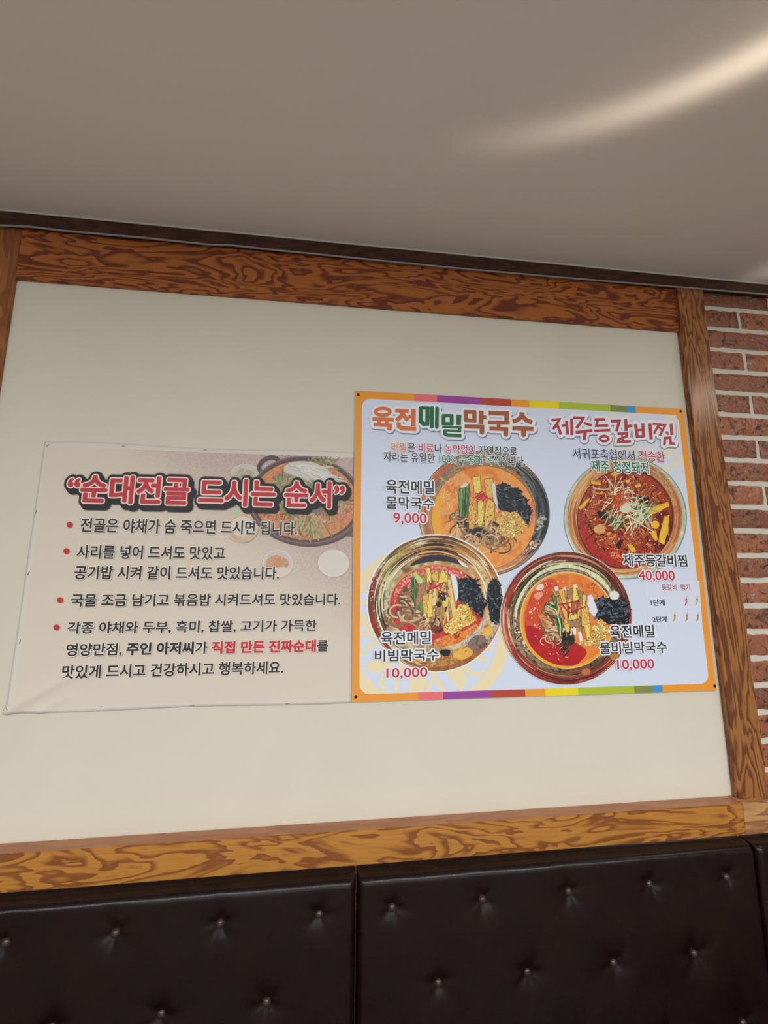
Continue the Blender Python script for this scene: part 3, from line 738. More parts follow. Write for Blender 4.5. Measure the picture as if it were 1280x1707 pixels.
    for P in ([(860, 540), (1020, 478), (1040, 520), (890, 595), (862, 580)], [(985, 620), (1035, 600), (1020, 760), (985, 880), (930, 850), (950, 740)], [(850, 760), (905, 745), (925, 830), (900, 850), (870, 800)], [(300, 282), (390, 300), (402, 326), (310, 318)], [(480, 225), (540, 195), (570, 215), (540, 255)], [(712, 325), (760, 310), (775, 335), (725, 355)], [(630, 870), (690, 880), (726, 940), (680, 955)], [(190, 535), (270, 455), (300, 450), (250, 520), (205, 560)], [(620, 280), (670, 275), (660, 305), (630, 305)], [(615, 720), (660, 700), (650, 745)]):
        f.strip(P, rc, rce, 4)
    for (x, y, r) in ((845, 585, 32), (900, 695, 38)): f.ell(x, y, r, r, rc, 24)
    f.blob([(320, 720), (400, 680), (450, 720), (420, 780), (340, 770)], inkn([(206, 140, 70), (220, 170, 110)], 90), .06)
    for (x, y) in ((470, 775), (525, 800), (400, 400), (340, 640)): f.blob([(x-22, y+10), (x, y-16), (x+22, y-8), (x+4, y+18)], I((226, 158, 50)), .1)
    f.strands([(700, 500), (860, 540), (820, 640), (740, 640)], 40, 110, 10, [I((96, 130, 84)), I((130, 156, 108)), I((70, 104, 66)), I((196, 206, 160))], .1)
    f.strands([(430, 600), (560, 640), (640, 680), (560, 700)], 26, 80, 12, [I((80, 106, 60)), I((56, 82, 52)), I((188, 190, 140))], .15)
    f.strands([(450, 350), (700, 360), (780, 560), (800, 700), (560, 690)], 60, 150, 7, [I((224, 220, 190)), I((206, 204, 168)), I((236, 232, 208)), I((196, 196, 150))], .1)
    f.blob([(590, 500), (630, 475), (690, 530), (650, 590), (600, 590), (570, 550)], I((214, 204, 178)), .08)
    f.stroke([(500, 400), (540, 360), (590, 345)], 22, I((214, 212, 176)), True, .5); f.stroke([(600, 400), (650, 370), (690, 385)], 20, I((206, 206, 166)), True, .5)
    f.strands([(440, 480), (540, 420), (600, 470), (560, 560), (470, 570)], 34, 130, 8, [I((178, 70, 36)), I((150, 48, 30)), I((206, 106, 56))], .1, -0.9, .5)
    f.stroke([(335, 350), (330, 420), (300, 480)], 8, I((226, 200, 180)), True, .5)
    f.build('bowl_picture', root, 'printed brass-coloured bowl of braised ribs with rice cakes, right on the board')
    d4 = y4-f.d

    # ---- bowl 2: spicy mixed noodles (lower left)
    y2 = min(d1, d4)-6e-5
    f = Flat(y2, crop(600, 880, 5.12, y2))
    C = (642, 646, 590, 592)
    f.ell(*C, I((228, 226, 216)), 96); f.ell(C[0]+2, C[1], C[2]-14, C[3]-14, I((120, 96, 70)), 96)
    f.ell(C[0]+2, C[1], C[2]-20, C[3]-20, inkn([(120, 88, 54), (176, 150, 104), (214, 200, 158), (150, 112, 70)], 22, 2), 96)
    st = lambda *c, s=60: inkn(list(c), s, 2)
    f.arc(C[0], C[1], 548, 548, -150, -20, 60, st((206, 190, 148), (226, 214, 174), (176, 150, 108)), 60)
    f.arc(C[0], C[1], 556, 556, -140, -100, 44, st((120, 84, 56), (84, 58, 42), (170, 136, 96)), 40); f.arc(C[0], C[1], 560, 560, -60, -30, 36, st((90, 62, 48), (160, 130, 96)), 40)
    f.arc(C[0], C[1], 500, 500, -165, -95, 70, st((150, 124, 74), (180, 176, 96), (130, 96, 60)), 50); f.arc(C[0], C[1], 478, 478, -160, -110, 40, st((168, 178, 92), (196, 200, 120)), 50)
    f.arc(C[0], C[1], 480, 480, -110, -40, 60, st((206, 140, 62), (180, 110, 52), (222, 170, 96)), 50)
    f.arc(C[0], C[1], 440, 420, -130, -60, 60, st((150, 96, 50), (196, 132, 66), (110, 72, 44)), 50)
    f.arc(C[0]+20, C[1]-10, 410, 380, -125, -58, 56, I((44, 42, 48)), 50, True, 0, .5)
    f.arc(C[0]+30, C[1]-10, 415, 400, -66, -50, 60, I((224, 222, 216)), 30)
    f.arc(C[0], C[1], 470, 470, -55, -15, 80, st((222, 212, 170), (206, 186, 140), (186, 130, 74)), 40); f.arc(C[0], C[1], 430, 430, -50, -5, 30, st((176, 100, 52), (206, 140, 80)), 40)
    f.arc(C[0], C[1], 548, 548, 130, 215, 46, st((170, 50, 40), (140, 40, 36), (120, 60, 44)), 50)
    f.flakes([(70, 520), (110, 420), (150, 360), (160, 420), (110, 560), (100, 720), (80, 680)], 50, 4, 10, [I((196, 90, 76)), I((226, 190, 170)), I((120, 30, 30))])
    f.arc(C[0], C[1], 480, 480, 140, 205, 100, st((96, 66, 46), (150, 112, 80), (60, 44, 36)), 50)
    for k in range(13):
        a = radians(142+k*5.2); f.stroke([(C[0]+530*cos(a), C[1]+530*sin(a)), (C[0]+470*cos(a)+12*sin(k), C[1]+470*sin(a)-8), (C[0]+410*cos(a), C[1]+410*sin(a)+10)], 20, rnd.choice(noodle), True, .5)
    rim(f, C, .72, .97, 130, [(-150, -20, DK+CR+CR), (-120, -50, DK+GO), (-70, -10, CR+GO), (30, 110, DK+GO), (150, 215, DK+CR)])
    f.arc(C[0], C[1], 415, 415, 150, 215, 44, st((150, 156, 80), (200, 196, 160), (110, 90, 60)), 50)
    f.arc(C[0], C[1], 500, 500, 40, 110, 110, st((150, 96, 52), (206, 140, 60), (110, 80, 66), (226, 180, 96)), 60); f.arc(C[0], C[1], 556, 556, 30, 120, 36, st((176, 110, 62), (140, 80, 46)), 60)
    f.arc(C[0], C[1], 545, 545, 15, 45, 40, st((40, 36, 40), (190, 180, 170), (90, 80, 76)), 30)
    f.arc(C[0], C[1], 420, 420, 10, 60, 50, st((206, 204, 200), (150, 140, 134), (226, 222, 214)), 40)
    seaweed(f, [(1085, 490), (1145, 420), (1196, 480), (1212, 600), (1206, 730), (1172, 830), (1110, 790), (1090, 640)], 100, 6, 16)
    f.blob([(1030, 900), (1080, 840), (1140, 840), (1130, 920), (1070, 930)], inkn([(224, 160, 60), (236, 186, 90)], 120), .08)
    f.blob([(790, 1080), (850, 1020), (950, 1020), (970, 1080), (880, 1130), (800, 1120)], inkn([(222, 156, 56), (234, 182, 84), (190, 120, 56)], 120), .08)
    f.blob([(900, 980), (1010, 900), (1090, 940), (1050, 1030), (960, 1060)], st((110, 84, 78), (140, 116, 104), (84, 60, 56)), .05)
    f.blob([(660, 1060), (720, 1030), (790, 1050), (740, 1110)], I((34, 32, 36)), .1)
    f.ell(662, 660, 412, 352, I((206, 140, 76)), 90); f.ell(660, 664, 404, 342, inkn([(150, 26, 34), (182, 40, 44), (204, 74, 60), (160, 30, 36)], 80), 90)
    f.arc(660, 664, 370, 310, 180, 330, 60, inkn([(196, 40, 46), (214, 90, 80), (236, 196, 180)], 170), 60)
    f.blob([(620, 960), (720, 920), (900, 880), (1000, 800), (1010, 860), (900, 960), (760, 1010), (640, 1020)], inkn([(226, 120, 50), (232, 150, 60), (206, 90, 44), (222, 170, 110)], 70), .05)
    f.flakes([(280, 560), (420, 400), (600, 340), (860, 380), (940, 430), (500, 480), (320, 620)], 110, 4, 10, [I((228, 170, 150)), I((206, 60, 60)), I((236, 210, 196))], 2)
    seaweed(f, [(830, 450), (900, 420), (990, 450), (1040, 560), (1070, 660), (1040, 770), (960, 700), (850, 620), (820, 520)], 170)
    f.blob([(330, 560), (420, 480), (480, 560), (640, 760), (720, 800), (700, 880), (560, 870), (420, 800), (330, 700)], I((110, 80, 58)), .04)
    f.strands([(330, 560), (430, 480), (480, 640), (460, 760), (360, 740)], 60, 130, 16, noodle, .3, .2, .5)
    curls(f, 400, 760, 14, 40, 100, 15, noodle); f.stroke([(330, 720), (350, 790), (430, 800), (520, 770), (600, 810), (690, 770)], 22, noodle[2], True, .3); f.stroke([(400, 790), (500, 850), (600, 870)], 18, noodle[0], True, .3)
    f.blob([(510, 780), (620, 740), (720, 740), (690, 800), (600, 830)], I((38, 30, 30)), .1); curls(f, 610, 850, 10, 40, 90, 12, noodle)
    f.flakes([(600, 840), (700, 830), (690, 890), (620, 890)], 24, 10, 20, [I((70, 40, 36)), I((120, 60, 44))])
    f.blob([(490, 460), (570, 360), (780, 380), (830, 560), (800, 760), (560, 760), (500, 680)], inkn([(120, 84, 56), (176, 132, 84), (206, 164, 104), (70, 48, 38)], 170), .05)
    f.strands([(500, 440), (780, 390), (800, 740), (540, 740)], 46, 120, 14, [I((222, 176, 96)), I((160, 116, 74)), I((236, 206, 140)), I((70, 46, 36))], .1, 1.57, .3)
    f.strip([(432, 420), (470, 430), (500, 560), (520, 680), (470, 700), (445, 560)], cu, I((30, 46, 30)), 6); f.strip([(445, 390), (480, 375), (545, 450), (520, 480), (490, 470)], I((190, 204, 120)), I((90, 120, 60)), 5)
    f.strip([(500, 620), (540, 600), (540, 720), (510, 715)], I((110, 140, 60)), I((40, 56, 34)), 5)
    br = inkn([(150, 104, 72), (182, 136, 96), (120, 80, 58)], 160)
    for P, m in (([(500, 500), (575, 450), (540, 600), (480, 690), (470, 640)], br), ([(565, 330), (600, 340), (612, 470), (570, 470)], egg2), ([(612, 400), (660, 360), (670, 460), (625, 460)], egg), ([(690, 370), (715, 360), (770, 460), (665, 475)], egg2), ([(530, 580), (600, 560), (595, 730), (540, 725)], egg), ([(585, 560), (620, 560), (620, 760), (580, 765)], egg2), ([(615, 600), (660, 570), (650, 660), (615, 665)], I((232, 206, 140))), ([(640, 680), (690, 670), (680, 750), (640, 745)], br), ([(700, 610), (760, 580), (750, 660), (705, 690)], egg2), ([(745, 430), (775, 440), (830, 760), (790, 790), (760, 600)], inkn([(232, 206, 140), (226, 180, 96)], 140))):
        f.strip(P, m, edge, 5)
    f.flakes([(680, 540), (730, 560), (720, 620), (680, 600)], 8, 12, 20, [I((46, 34, 30))]); f.flakes([(640, 640), (690, 640), (680, 690)], 6, 10, 18, [I((50, 36, 30))])
    f.strip([(770, 392), (808, 400), (834, 470), (838, 600), (818, 640), (800, 540)], I((222, 222, 226)), I((160, 150, 146)), 4)
    chili(f, 640, 505, 9, 130, 9); f.stroke([(660, 530), (720, 550), (770, 590)], 10, I((190, 44, 50)), True, .4)
    powder(f, [(840, 650), (920, 650), (960, 740), (1000, 780), (930, 830), (870, 850), (830, 920), (730, 900), (710, 840), (780, 780), (820, 720)], 320, ((230, 164, 56), (244, 196, 90), (206, 132, 48)))
    f.flakes([(780, 900), (860, 880), (840, 940), (800, 940)], 20, 5, 12, [I((130, 40, 34)), I((170, 70, 44))])
    f.build('bowl_picture', root, 'printed steel bowl of red spicy noodles, lower left on the board')
    d2 = y2-f.d

    # ---- bowl 3: spicy soup noodles (lower middle)
    y3 = d2-6e-5
    f = Flat(y3, crop(825, 910, 5.3333, y3))
    C = (632, 643, 588, 597)
    f.ell(*C, I((210, 204, 198)), 96); f.ell(C[0], C[1], C[2]-7, C[3]-7, I((90, 60, 50)), 96)
    f.ell(C[0], C[1], C[2]-12, C[3]-12, inkn([(126, 40, 34), (150, 60, 44), (104, 36, 34)], 30, 2), 96)
    f.arc(C[0], C[1], 545, 552, -120, -40, 60, st((96, 62, 48), (60, 42, 38), (130, 84, 60)), 60); f.arc(C[0], C[1], 540, 545, 140, 215, 60, st((190, 70, 44), (150, 40, 36), (206, 110, 80)), 60)
    f.arc(C[0], C[1], 560, 566, 150, 200, 10, I((224, 190, 176)), 40); f.arc(C[0], C[1], 556, 562, 60, 140, 50, st((150, 50, 40), (110, 36, 34), (180, 84, 64)), 60)
    f.ell(C[0], C[1]-4, 500, 508, st((60, 48, 42), (110, 90, 66), (150, 130, 96), (44, 38, 38)), 96)
    f.arc(C[0], C[1], 488, 494, -160, -70, 50, st((150, 134, 96), (44, 40, 40), (190, 170, 126)), 60); f.arc(C[0], C[1], 455, 460, -190, -20, 60, st((206, 208, 160), (224, 222, 184), (190, 176, 130)), 70); f.arc(C[0], C[1], 470, 476, -175, -120, 18, I((40, 40, 40)), 40, True, 0, .5); f.arc(C[0], C[1], 436, 440, -150, -60, 12, I((60, 54, 46)), 50, True, 0, .6)
    f.arc(C[0]-10, C[1], 478, 486, 135, 205, 60, st((60, 46, 40), (170, 140, 110), (100, 70, 54)), 50); f.flakes([(130, 540), (160, 500), (190, 700), (280, 870), (340, 960), (300, 960), (180, 800)], 60, 6, 16, [I((190, 160, 126)), I((60, 44, 38)), I((226, 210, 186)), I((120, 80, 60))])
    f.arc(C[0], C[1], 480, 480, 45, 100, 56, st((60, 48, 44), (110, 80, 60), (36, 34, 36)), 50); f.arc(C[0], C[1], 492, 500, 60, 100, 60, st((150, 60, 44), (176, 96, 66)), 40); f.arc(C[0], C[1], 545, 552, -40, 20, 70, st((60, 50, 44), (40, 40, 44), (90, 74, 60)), 50)
    rim(f, C, .80, .90, 70, [(-200, -30, DK+CR+DK), (40, 140, DK+[(150, 60, 44), (190, 150, 120)])], 14); rim(f, C, .90, .98, 50, [(0, 360, [(110, 30, 32), (170, 66, 50), (84, 30, 30), (206, 130, 100)])], 12)
    f.blob([(760, 1110), (830, 1080), (860, 1130), (790, 1160)], I((190, 110, 66)), .08)
    f.ell(640, 660, 420, 432, I((226, 196, 150)), 90); f.ell(640, 662, 412, 424, I((232, 152, 44)), 90)
    f.ell(645, 655, 396, 404, inkn([(222, 112, 46), (226, 134, 62), (216, 92, 44)], 16, 2), 90)
    f.blob([(262, 560), (380, 330), (560, 270), (600, 600), (680, 900), (740, 1060), (560, 1066), (370, 950), (262, 780)], inkn([(196, 62, 40), (208, 82, 48), (186, 48, 40)], 20), .02)
    f.blob([(256, 690), (400, 740), (640, 820), (850, 930), (740, 1060), (600, 1086), (420, 1030), (290, 890)], inkn([(166, 26, 36), (186, 40, 40)], 24), .02)
    f.arc(640, 662, 404, 416, 60, 200, 24, I((236, 166, 44)), 60)
    f.flakes([(300, 620), (420, 340), (560, 600), (680, 980), (540, 1030), (380, 880)], 90, 3, 7, [I((240, 200, 130)), I((226, 130, 80)), I((150, 24, 32))])
    f.blob([(360, 380), (400, 330), (440, 350), (430, 390), (370, 400)], I((226, 206, 190)), .08); f.blob([(330, 440), (400, 400), (440, 430), (380, 490)], I((224, 150, 120)), .1)
    f.flakes([(290, 620), (420, 320), (620, 290), (560, 600), (700, 1000), (560, 1030), (380, 880)], 130, 2, 7, [I((236, 190, 150)), I((240, 214, 190)), I((206, 70, 50))])
    f.strands([(660, 280), (900, 360), (960, 460), (880, 420)], 14, 30, 4, [I((120, 70, 40))], .2)
    seaweed(f, [(870, 480), (960, 460), (1080, 480), (1166, 476), (1188, 600), (1180, 690), (1100, 690), (1000, 700), (940, 640), (880, 640)], 220)
    f.blob([(1010, 420), (1060, 390), (1110, 430), (1090, 480), (1030, 480)], I((216, 222, 210)), .06)
    f.strip([(820, 440), (860, 430), (890, 510), (910, 580), (880, 640), (840, 590), (815, 510)], I((218, 220, 228)), I((120, 120, 124)), 5)
    f.blob([(380, 620), (470, 470), (560, 480), (600, 760), (560, 830), (440, 800), (400, 700)], I((120, 90, 66)), .04)
    f.strands([(390, 620), (470, 470), (540, 500), (570, 780), (440, 790)], 70, 130, 17, noodle, .12, .35, .45); curls(f, 500, 830, 9, 26, 60, 9, noodle)
    f.strands([(370, 560), (440, 600), (420, 700), (390, 680)], 10, 90, 8, [I((226, 140, 70)), I((206, 120, 60))], .2, .8, .3)
    f.blob([(590, 800), (620, 740), (690, 770), (720, 860), (640, 910), (590, 870)], inkn([(28, 28, 30), (50, 44, 42)], 120), .08); f.strands([(600, 820), (700, 840), (660, 930)], 16, 90, 8, [noodle[3], I((40, 34, 32))], .1, 2.2, .3)
    for P in ([(500, 440), (530, 420), (600, 700), (598, 760), (570, 720)], [(440, 520), (480, 510), (560, 560), (560, 600), (520, 570)], [(540, 600), (575, 610), (600, 740), (580, 830), (560, 770)]):
        f.strip(P, cu, I((40, 62, 36)), 5)
    f.stroke([(455, 525), (540, 570), (580, 700), (580, 800)], 12, I((206, 214, 160)), True, .4); f.stroke([(510, 390), (560, 470), (570, 560)], 14, I((168, 184, 96)), True, .4)
    f.blob([(540, 400), (620, 360), (790, 390), (840, 560), (830, 720), (700, 760), (610, 720), (560, 560)], inkn([(110, 76, 54), (170, 124, 80), (206, 160, 100), (80, 54, 42)], 170), .04)
    f.strands([(560, 420), (780, 400), (820, 700), (620, 720)], 40, 110, 14, [I((226, 176, 90)), I((150, 106, 70)), I((236, 206, 140)), I((84, 54, 42))], .1, 1.57, .35)
    for P, m in (([(560, 390), (610, 380), (640, 520), (600, 520)], egg), ([(640, 400), (690, 380), (690, 480), (640, 460)], br), ([(690, 370), (720, 360), (745, 480), (690, 490)], egg2), ([(740, 400), (790, 410), (780, 520), (750, 520)], br), ([(590, 540), (640, 560), (640, 690), (610, 700)], egg), ([(670, 620), (720, 600), (736, 650), (680, 660)], egg2), ([(650, 660), (760, 650), (740, 720), (660, 720)], br), ([(770, 560), (820, 540), (850, 700), (770, 720)], egg), ([(790, 700), (840, 690), (845, 840), (810, 820)], egg2), ([(610, 700), (660, 680), (660, 760), (640, 770)], egg2), ([(780, 430), (810, 430), (800, 560), (770, 560)], I((232, 196, 110)))):
        f.strip(P, m, edge, 5)
    for P in ([(525, 365), (560, 360), (565, 395), (535, 405)], [(595, 375), (625, 365), (630, 400)], [(690, 350), (725, 340), (735, 370), (700, 375)], [(680, 735), (720, 730), (720, 790), (700, 790)], [(735, 770), (765, 760), (785, 855), (755, 860)]): f.poly(P, I((226, 222, 214)))
    for a, b in (((570, 520), (740, 495)), ((575, 530), (620, 650)), ((650, 600), (800, 540)), ((640, 520), (700, 590)), ((690, 530), (640, 580)), ((700, 500), (770, 550)), ((600, 520), (640, 580))): f.stroke([a, b], 15, I(rnd.choice(((186, 44, 46), (204, 66, 60), (168, 34, 40)))), True, .2)
    powder(f, [(870, 690), (930, 660), (990, 690), (1020, 800), (960, 860), (860, 890), (760, 890), (740, 860), (860, 800)], 320)
    f.blob([(1010, 980), (1060, 950), (1100, 980), (1060, 1030)], inkn([(150, 110, 50), (196, 150, 70)], 160), .1)
    f.build('bowl_picture', root, 'printed steel bowl of noodles in red broth, lower middle on the board')
    d3 = y3-f.d

    # ---- big hand-cut headings
    yt = d3-8e-5
    def heading(tf, strokes, col, halo_w, label):
        g = Flat(yt, tf, None, 6e-7); white, shade = I((222, 225, 236)), I((120, 122, 138))
        for dx, dy, m, ex in ((9, 9, shade, halo_w), (0, 0, white, halo_w+3), (0, 0, None, 0)):
            for it in strokes:
                if it[0] == 'o':
                    _, cx, cy, rx, ry, w_, c = it
                    g.arc(cx+dx, cy+dy, rx, ry, 0, 360, w_+ex*2, m or I(c), 40, False)
                    if ex: g.ell(cx+dx, cy+dy, rx, ry, m)
                else:
                    pts, w_, rc, c = it
                    g.stroke([(p[0]+dx, p[1]+dy) for p in pts], w_+ex*2, m or I(c), 'all' if ex else rc)
                    if not ex and not rc:
                        for e, q in ((pts[0], pts[1]), (pts[-1], pts[-2])):
                            d = (Vector(e)-Vector(q)).normalized()*w_*0.22
                            g.stroke([e, (e[0]+d.x, e[1]+d.y)], w_, I(c), False)
            g.layer(6e-5)
        g.build('heading', root, label)
    O_, G_, B_ = (210, 112, 62), (42, 104, 66), (160, 92, 56)
    A = []
    def s_(c, w_, *pts, rc=False): A.append((pts, w_, rc, c))
    A.append(('o', 162, 92, 50, 25, 27, O_)); s_(O_, 27, (95, 143), (234, 149)); s_(O_, 26, (138, 150), (136, 178)); s_(O_, 26, (190, 152), (189, 180)); s_(O_, 26, (102, 183), (222, 189)); s_(O_, 33, (212, 189), (210, 210), rc=True)
    s_(O_, 27, (256, 83), (342, 87)); s_(O_, 31, (306, 92), (294, 122), (264, 150)); s_(O_, 29, (306, 110), (336, 150)); s_(O_, 34, (380, 80), (379, 188)); s_(O_, 24, (348, 126), (372, 127)); s_(O_, 30, (275, 172), (276, 196), (300, 210), (393, 214))
    s_(G_, 30, (432, 62), (432, 160), (452, 178), (485, 176)); s_(G_, 24, (432, 64), (494, 66)); s_(G_, 30, (480, 64), (479, 178)); s_(G_, 24, (480, 128), (512, 128)); s_(G_, 27, (512, 64), (511, 198), rc=True); s_(G_, 27, (548, 66), (546, 200), rc=True)
    s_(G_, 28, (594, 122), (594, 176)); s_(G_, 28, (651, 122), (652, 178)); s_(G_, 24, (590, 119), (656, 120)); s_(G_, 25, (588, 176), (656, 178)); s_(G_, 34, (703, 120), (701, 180)); s_(G_, 17, (588, 199), (718, 204)); s_(G_, 22, (708, 206), (708, 226)); s_(G_, 17, (600, 224), (716, 229)); s_(G_, 25, (602, 226), (604, 248), (622, 258), (716, 261))
    s_(B_, 31, (752, 92), (753, 154)); s_(B_, 31, (813, 94), (814, 156)); s_(B_, 27, (746, 92), (820, 94)); s_(B_, 27, (746, 151), (822, 154)); s_(B_, 34, (862, 92), (860, 172)); s_(B_, 28, (868, 131), (892, 132)); s_(B_, 29, (750, 196), (878, 199)); s_(B_, 34, (868, 200), (867, 238), rc=True)
    s_(B_, 31, (921, 101), (1052, 104)); s_(B_, 33, (1042, 104), (1042, 155)); s_(B_, 27, (916, 167), (1058, 171)); s_(B_, 28, (986, 172), (986, 205)); s_(B_, 28, (926, 211), (1048, 216)); s_(B_, 34, (1038, 217), (1037, 252), rc=True)
    s_(B_, 38, (1152, 104), (1150, 122)); s_(B_, 31, (1150, 120), (1128, 146), (1092, 160)); s_(B_, 31, (1152, 120), (1180, 150), (1218, 166)); s_(B_, 31, (1090, 209), (1226, 214)); s_(B_, 36, (1164, 215), (1163, 254), rc=True)
    heading(crop(600, 665, 4.2667, yt), A, None, 14, 'chunky orange, green and brown heading cut out in white')
    R_ = (172, 62, 70); A = []
    s_(R_, 27, (56, 113), (126, 105), (100, 150), (68, 194)); s_(R_, 27, (104, 160), (122, 200), (136, 242)); s_(R_, 24, (152, 166), (190, 160)); s_(R_, 28, (190, 124), (200, 242)); s_(R_, 28, (237, 104), (240, 246))
    s_(R_, 28, (256, 92), (346, 94), (318, 140), (286, 182)); s_(R_, 26, (356, 142), (420, 160)); s_(R_, 28, (280, 228), (424, 210)); s_(R_, 30, (364, 226), (354, 292))
    s_(R_, 25, (454, 108), (546, 107)); s_(R_, 25, (478, 116), (466, 166), (570, 164)); s_(R_, 24, (452, 213), (592, 206)); A.append(('o', 538, 285, 38, 24, 25, R_))
    s_(R_, 28, (606, 124), (680, 122), (654, 212)); s_(R_, 30, (738, 108), (742, 210)); s_(R_, 26, (748, 172), (796, 166)); s_(R_, 25, (668, 240), (750, 236), (744, 266), (676, 290), (670, 316), (782, 310))
    s_(R_, 30, (830, 158), (846, 268)); s_(R_, 29, (898, 150), (904, 262)); s_(R_, 23, (842, 208), (896, 202)); s_(R_, 26, (842, 268), (908, 262)); s_(R_, 30, (964, 150), (974, 286))
    s_(R_, 24, (994, 148), (1048, 152), (1004, 232)); s_(R_, 24, (1048, 156), (1106, 158), (1056, 254)); s_(R_, 20, (1040, 176), (1072, 200)); s_(R_, 22, (1116, 222), (1132, 246)); s_(R_, 29, (1160, 152), (1168, 246)); s_(R_, 25, (1098, 342), (1102, 280), (1152, 276), (1156, 330), (1190, 332))
    heading(crop(910, 680, 5.5652, yt), A, None, 20, 'brush-style dark red heading cut out in white')

    # ---- small writing
    yt2 = yt-1e-4; wh = I((224, 227, 238)); blk, red, grn, nav = I((44, 42, 50)), I((196, 44, 66)), I((36, 112, 76)), I((52, 52, 110)); rd2 = I((188, 44, 62)); orn = I((206, 112, 60))
    c3 = lambda u, v: (580+u/4, 640+v/4); c4 = lambda u, v: (880+u/4, 640+v/4); c5 = lambda u, v: (580+u/4, 880+v/4); c6 = lambda u, v: (820+u/3.3684, 880+v/3.3684)
    T = lambda segs, a, b, hw=0.06, lab=None: lettering(root, yt2, segs, a, b, wh, hw, None, lab)
    T([('메밀', orn, .014), ('은 ', blk, .014), ('비료', rd2, .014), ('나 ', blk, .014), ('농약없이', rd2, .014), (' 자연적으로', blk, .014)], c3(290, 450), c3(1126, 420), 0.06)
    T([('자라는 유일한 ', blk, .014), ('100% 무공해 곡식', grn, .014), ('입니다.', blk, .014)], c3(238, 516), c3(1180, 485), 0.06)
    T([('육전메밀', blk, .018)], c3(252, 730), c3(573, 646), 0.09); T([('물막국수', blk, .018)], c3(252, 832), c3(572, 757), 0.09)
    T([('9,000', red, .016)], c3(302, 938), c3(524, 862), 0.08, 'red price')
    T([('서귀포축협에서 ', nav, .012), ('직송한', rd2, .012)], c4(300, 498), c4(908, 450), 0.05)
    T([('제주 청정돼지', grn, .020)], c4(425, 588), c4(800, 520), 0.08)
    T([('육전메밀', blk, .018)], c5(218, 780), c5(552, 688), 0.10); T([('비빔막국수', blk, .018)], c5(178, 893), c5(605, 806), 0.10)
    T([('10,000', red, .016)], c5(255, 1010), c5(530, 929), 0.08, 'red price')
    T([('육전메밀', blk, .018)], c6(665, 620), c6(908, 543), 0.09); T([('물비빔막국수', blk, .018)], c6(607, 710), c6(979, 636), 0.09)
    T([('10,000', red, .016)], c6(705, 803), c6(908, 735), 0.08, 'red price')
    T([('제주등갈비찜', blk, .020)], c6(738, 217), c6(1091, 150), 0.09); T([('40,000', red, .016)], c6(826, 303), c6(1023, 239), 0.08, 'red price')

    # ---- stuck-on paper strip with chillies
    ys = -0.0068
    g = Flat(ys, lambda u, v: c2(u, v)); c2 = lambda u, v: wp(*c6(u, v), ys)
    g.poly([(850, 302), (1164, 296), (1180, 534), (878, 540)], I((209, 215, 228)))
    V = list(g.V); n = len(V); V += [(v[0], v[1]+4e-4, v[2]) for v in V]
    F = [tuple(range(n)), tuple(reversed(range(n, 2*n)))]+[(i, n+i, n+(i+1) % n, (i+1) % n) for i in range(n)]
    st_ = mesh('paper_sticker', V, F, [I((209, 215, 228))], None, root); st_['label'] = 'white stuck-on paper strip showing two spice levels with small chillies'
    y5 = ys-1.2e-4
    LB = lambda body, m, a, b, bw: lettering(st_, y5, [(body, m, bw)], c6(*a), c6(*b))
    LB('등갈비  맵기', I((166, 84, 84)), (955, 352), (1110, 317), .02); LB('1단계', I((58, 60, 72)), (893, 438), (968, 401), .03); LB('2단계', I((58, 60, 72)), (903, 531), (982, 496), .03)
    for (u, v, ca, cb) in ((1088, 414, (196, 110, 108), (206, 140, 132)), (1148, 413, (178, 176, 96), (196, 196, 130)), (1023, 503, (196, 150, 92), (170, 150, 90)), (1092, 503, (190, 110, 108), (206, 140, 132)), (1153, 503, (190, 130, 96), (176, 150, 100))):
        h = Flat(y5, lambda a, b: wp(*c6(a, b), y5))
        h.poly([(u-3, v-15), (u+4, v-18), (u+9, v-12), (u+9, v+2), (u+5, v+14), (u-3, v+22), (u-9, v+22), (u-4, v+14), (u-2, v+2)], I(ca)); h.poly([(u+1, v-13), (u+5, v-12), (u+5, v+4), (u-1, v+15), (u+1, v+2)], I(cb))
        h.poly([(u-4, v-14), (u+2, v-20), (u+10, v-14), (u+8, v-9), (u, v-10)], I((134, 136, 110))); h.stroke([(u+3, v-18), (u+5, v-27), (u+8, v-30)], 2.4, I((150, 148, 130)))
        h.build('chilli_picture', st_, 'small printed chilli')
    # corner screws
    for (px, py) in ((597, 658), (1134.6, 685.5), (1191.2, 1143.5), (593, 1161.5)):
        x, z = wp(px, py, -0.0066); V, F = [], []
        for j, (r, yy) in enumerate(((0.0042, -0.0064), (0.0042, -0.0072), (0.0030, -0.0080), (0.0008, -0.0083))):
            V += [(x+r*cos(2*pi*k/14), yy, z+r*sin(2*pi*k/14)) for k in range(14)]
        for j in range(3):
            for k in range(14): F.append((j*14+k, j*14+(k+1) % 14, (j+1)*14+(k+1) % 14, (j+1)*14+k))
        F.append(tuple(42+k for k in range(14)))
        mesh('screw', V, F, MAT['screw'], None, root)
build_menu()

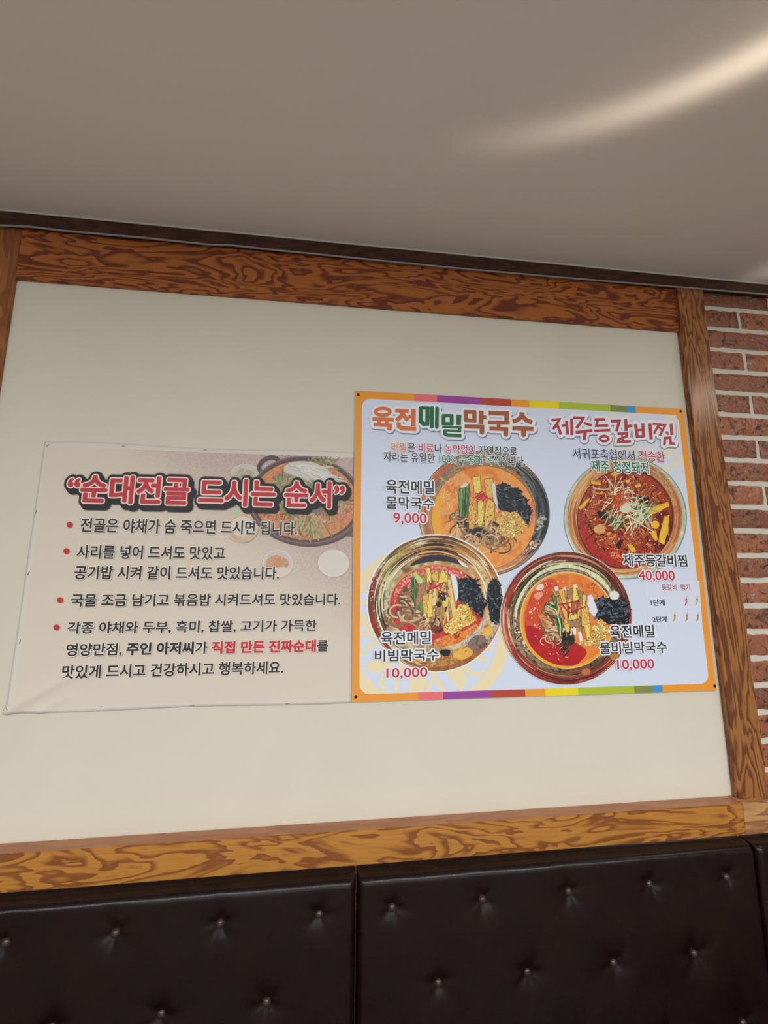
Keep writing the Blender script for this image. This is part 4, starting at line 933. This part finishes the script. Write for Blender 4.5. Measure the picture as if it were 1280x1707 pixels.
# ------------------------------------------------------------------ buttoned bench backs
BY, BT, BB, RR = -0.098, 0.984, 0.42, 0.016
def bench_back(x0, x1, buttons, label, mat_seed):
    root = empty('bench', ((x0+x1)/2, -0.3, 0.0))
    tag(root, label, 'bench', 'padded benches along the wall')
    box('seat', x0, x1, -0.56, -0.047, 0.0, BB-0.002, MAT['leather'], 0.012, root)
    def samples(a, b, n):
        e = [a+RR*(1-cos(pi/2*t/6)) for t in range(7)]; g = [b-RR*(1-cos(pi/2*t/6)) for t in range(6, -1, -1)]
        return e+[a+RR+(b-a-2*RR)*i/n for i in range(1, n)]+g
    xs, zs = samples(x0, x1, 170), samples(BB, BT, 110)
    def depth(x, z):
        d = 0.0
        for (bx, bz) in buttons:
            dx, dz = x-bx, z-bz; r2 = dx*dx+dz*dz
            if r2 > 0.02: continue
            r = math.sqrt(r2); a = math.atan2(dz, dx)
            d += 0.0055*math.exp(-(r/0.017)**2)+0.0045*math.exp(-(r/0.036)**2)*(1+0.28*cos(5*a+bx*40))
        return d
    V, F = [], []
    for z in zs:
        for x in xs:
            e = min(x-x0, x1-x, z-BB, BT-z)
            k = 0.0
            for q in (x-x0, x1-x, BT-z, z-BB):
                if q < RR: u = RR-max(q, 0); k += RR-math.sqrt(max(0, RR*RR-u*u))
            y = BY+min(k, 0.03)+(depth(x, z) if e > RR*.5 else 0)-0.003*min(1, max(0, e)/0.12)+0.0012*noise.noise(Vector((x*7+mat_seed, z*7, 0)))
            V.append((x, y, z))
    nx = len(xs)
    for j in range(len(zs)-1):
        for i in range(nx-1):
            a = j*nx+i; F.append((a, a+1, a+nx+1, a+nx))
    per = list(range(nx))+[j*nx+nx-1 for j in range(1, len(zs))]+[(len(zs)-1)*nx+i for i in range(nx-2, -1, -1)]+[j*nx for j in range(len(zs)-2, 0, -1)]
    c = len(V); V += [(V[p][0], -0.0462, V[p][2]) for p in per]; n = len(per)
    for i in range(n): F.append((per[i], c+i, c+(i+1) % n, per[(i+1) % n]))
    F.append(tuple(c+i for i in range(n)))
    back = mesh('backrest', V, F, MAT['leather'], None, root, None, True)
    for (bx, bz) in buttons:
        yb = BY+depth(bx, bz)-0.003; BV, BF = [], []
        for j in range(6):
            t = pi/2*j/5; r = 0.0098*cos(t); yy = yb+0.003-0.0095*sin(t)
            BV += [(bx+r*cos(2*pi*k/18), yy, bz+r*sin(2*pi*k/18)) for k in range(18)]
        for j in range(5):
            for k in range(18): BF.append((j*18+k, j*18+(k+1) % 18, (j+1)*18+(k+1) % 18, (j+1)*18+k))
        mesh('button', BV, BF, MAT['button'], None, back, None, True)
def grid(xs0, xs1):
    return [(x, 0.919) for x in xs0]+[(x, 0.767) for x in xs1]+[(x, 0.615) for x in xs0]
bench_back(-0.905, 0.0795, grid([-0.825, -0.619, -0.413, -0.206, 0.001], [-0.722, -0.516, -0.312, -0.104]), 'dark brown leatherette bench with buttoned back below the fabric banner, left of the seam', 1.0)
bench_back(0.0845, 1.071, grid([0.161, 0.368, 0.576, 0.782, 0.988], [0.262, 0.467, 0.675, 0.880]), 'dark brown leatherette bench with buttoned back below the orange-bordered menu board', 4.0)
bench_back(1.076, 2.06, grid([1.152, 1.359, 1.566, 1.773, 1.98], [1.256, 1.462, 1.67, 1.876]), 'sliver of dark brown leatherette bench at the right edge below the bricks', 8.0)
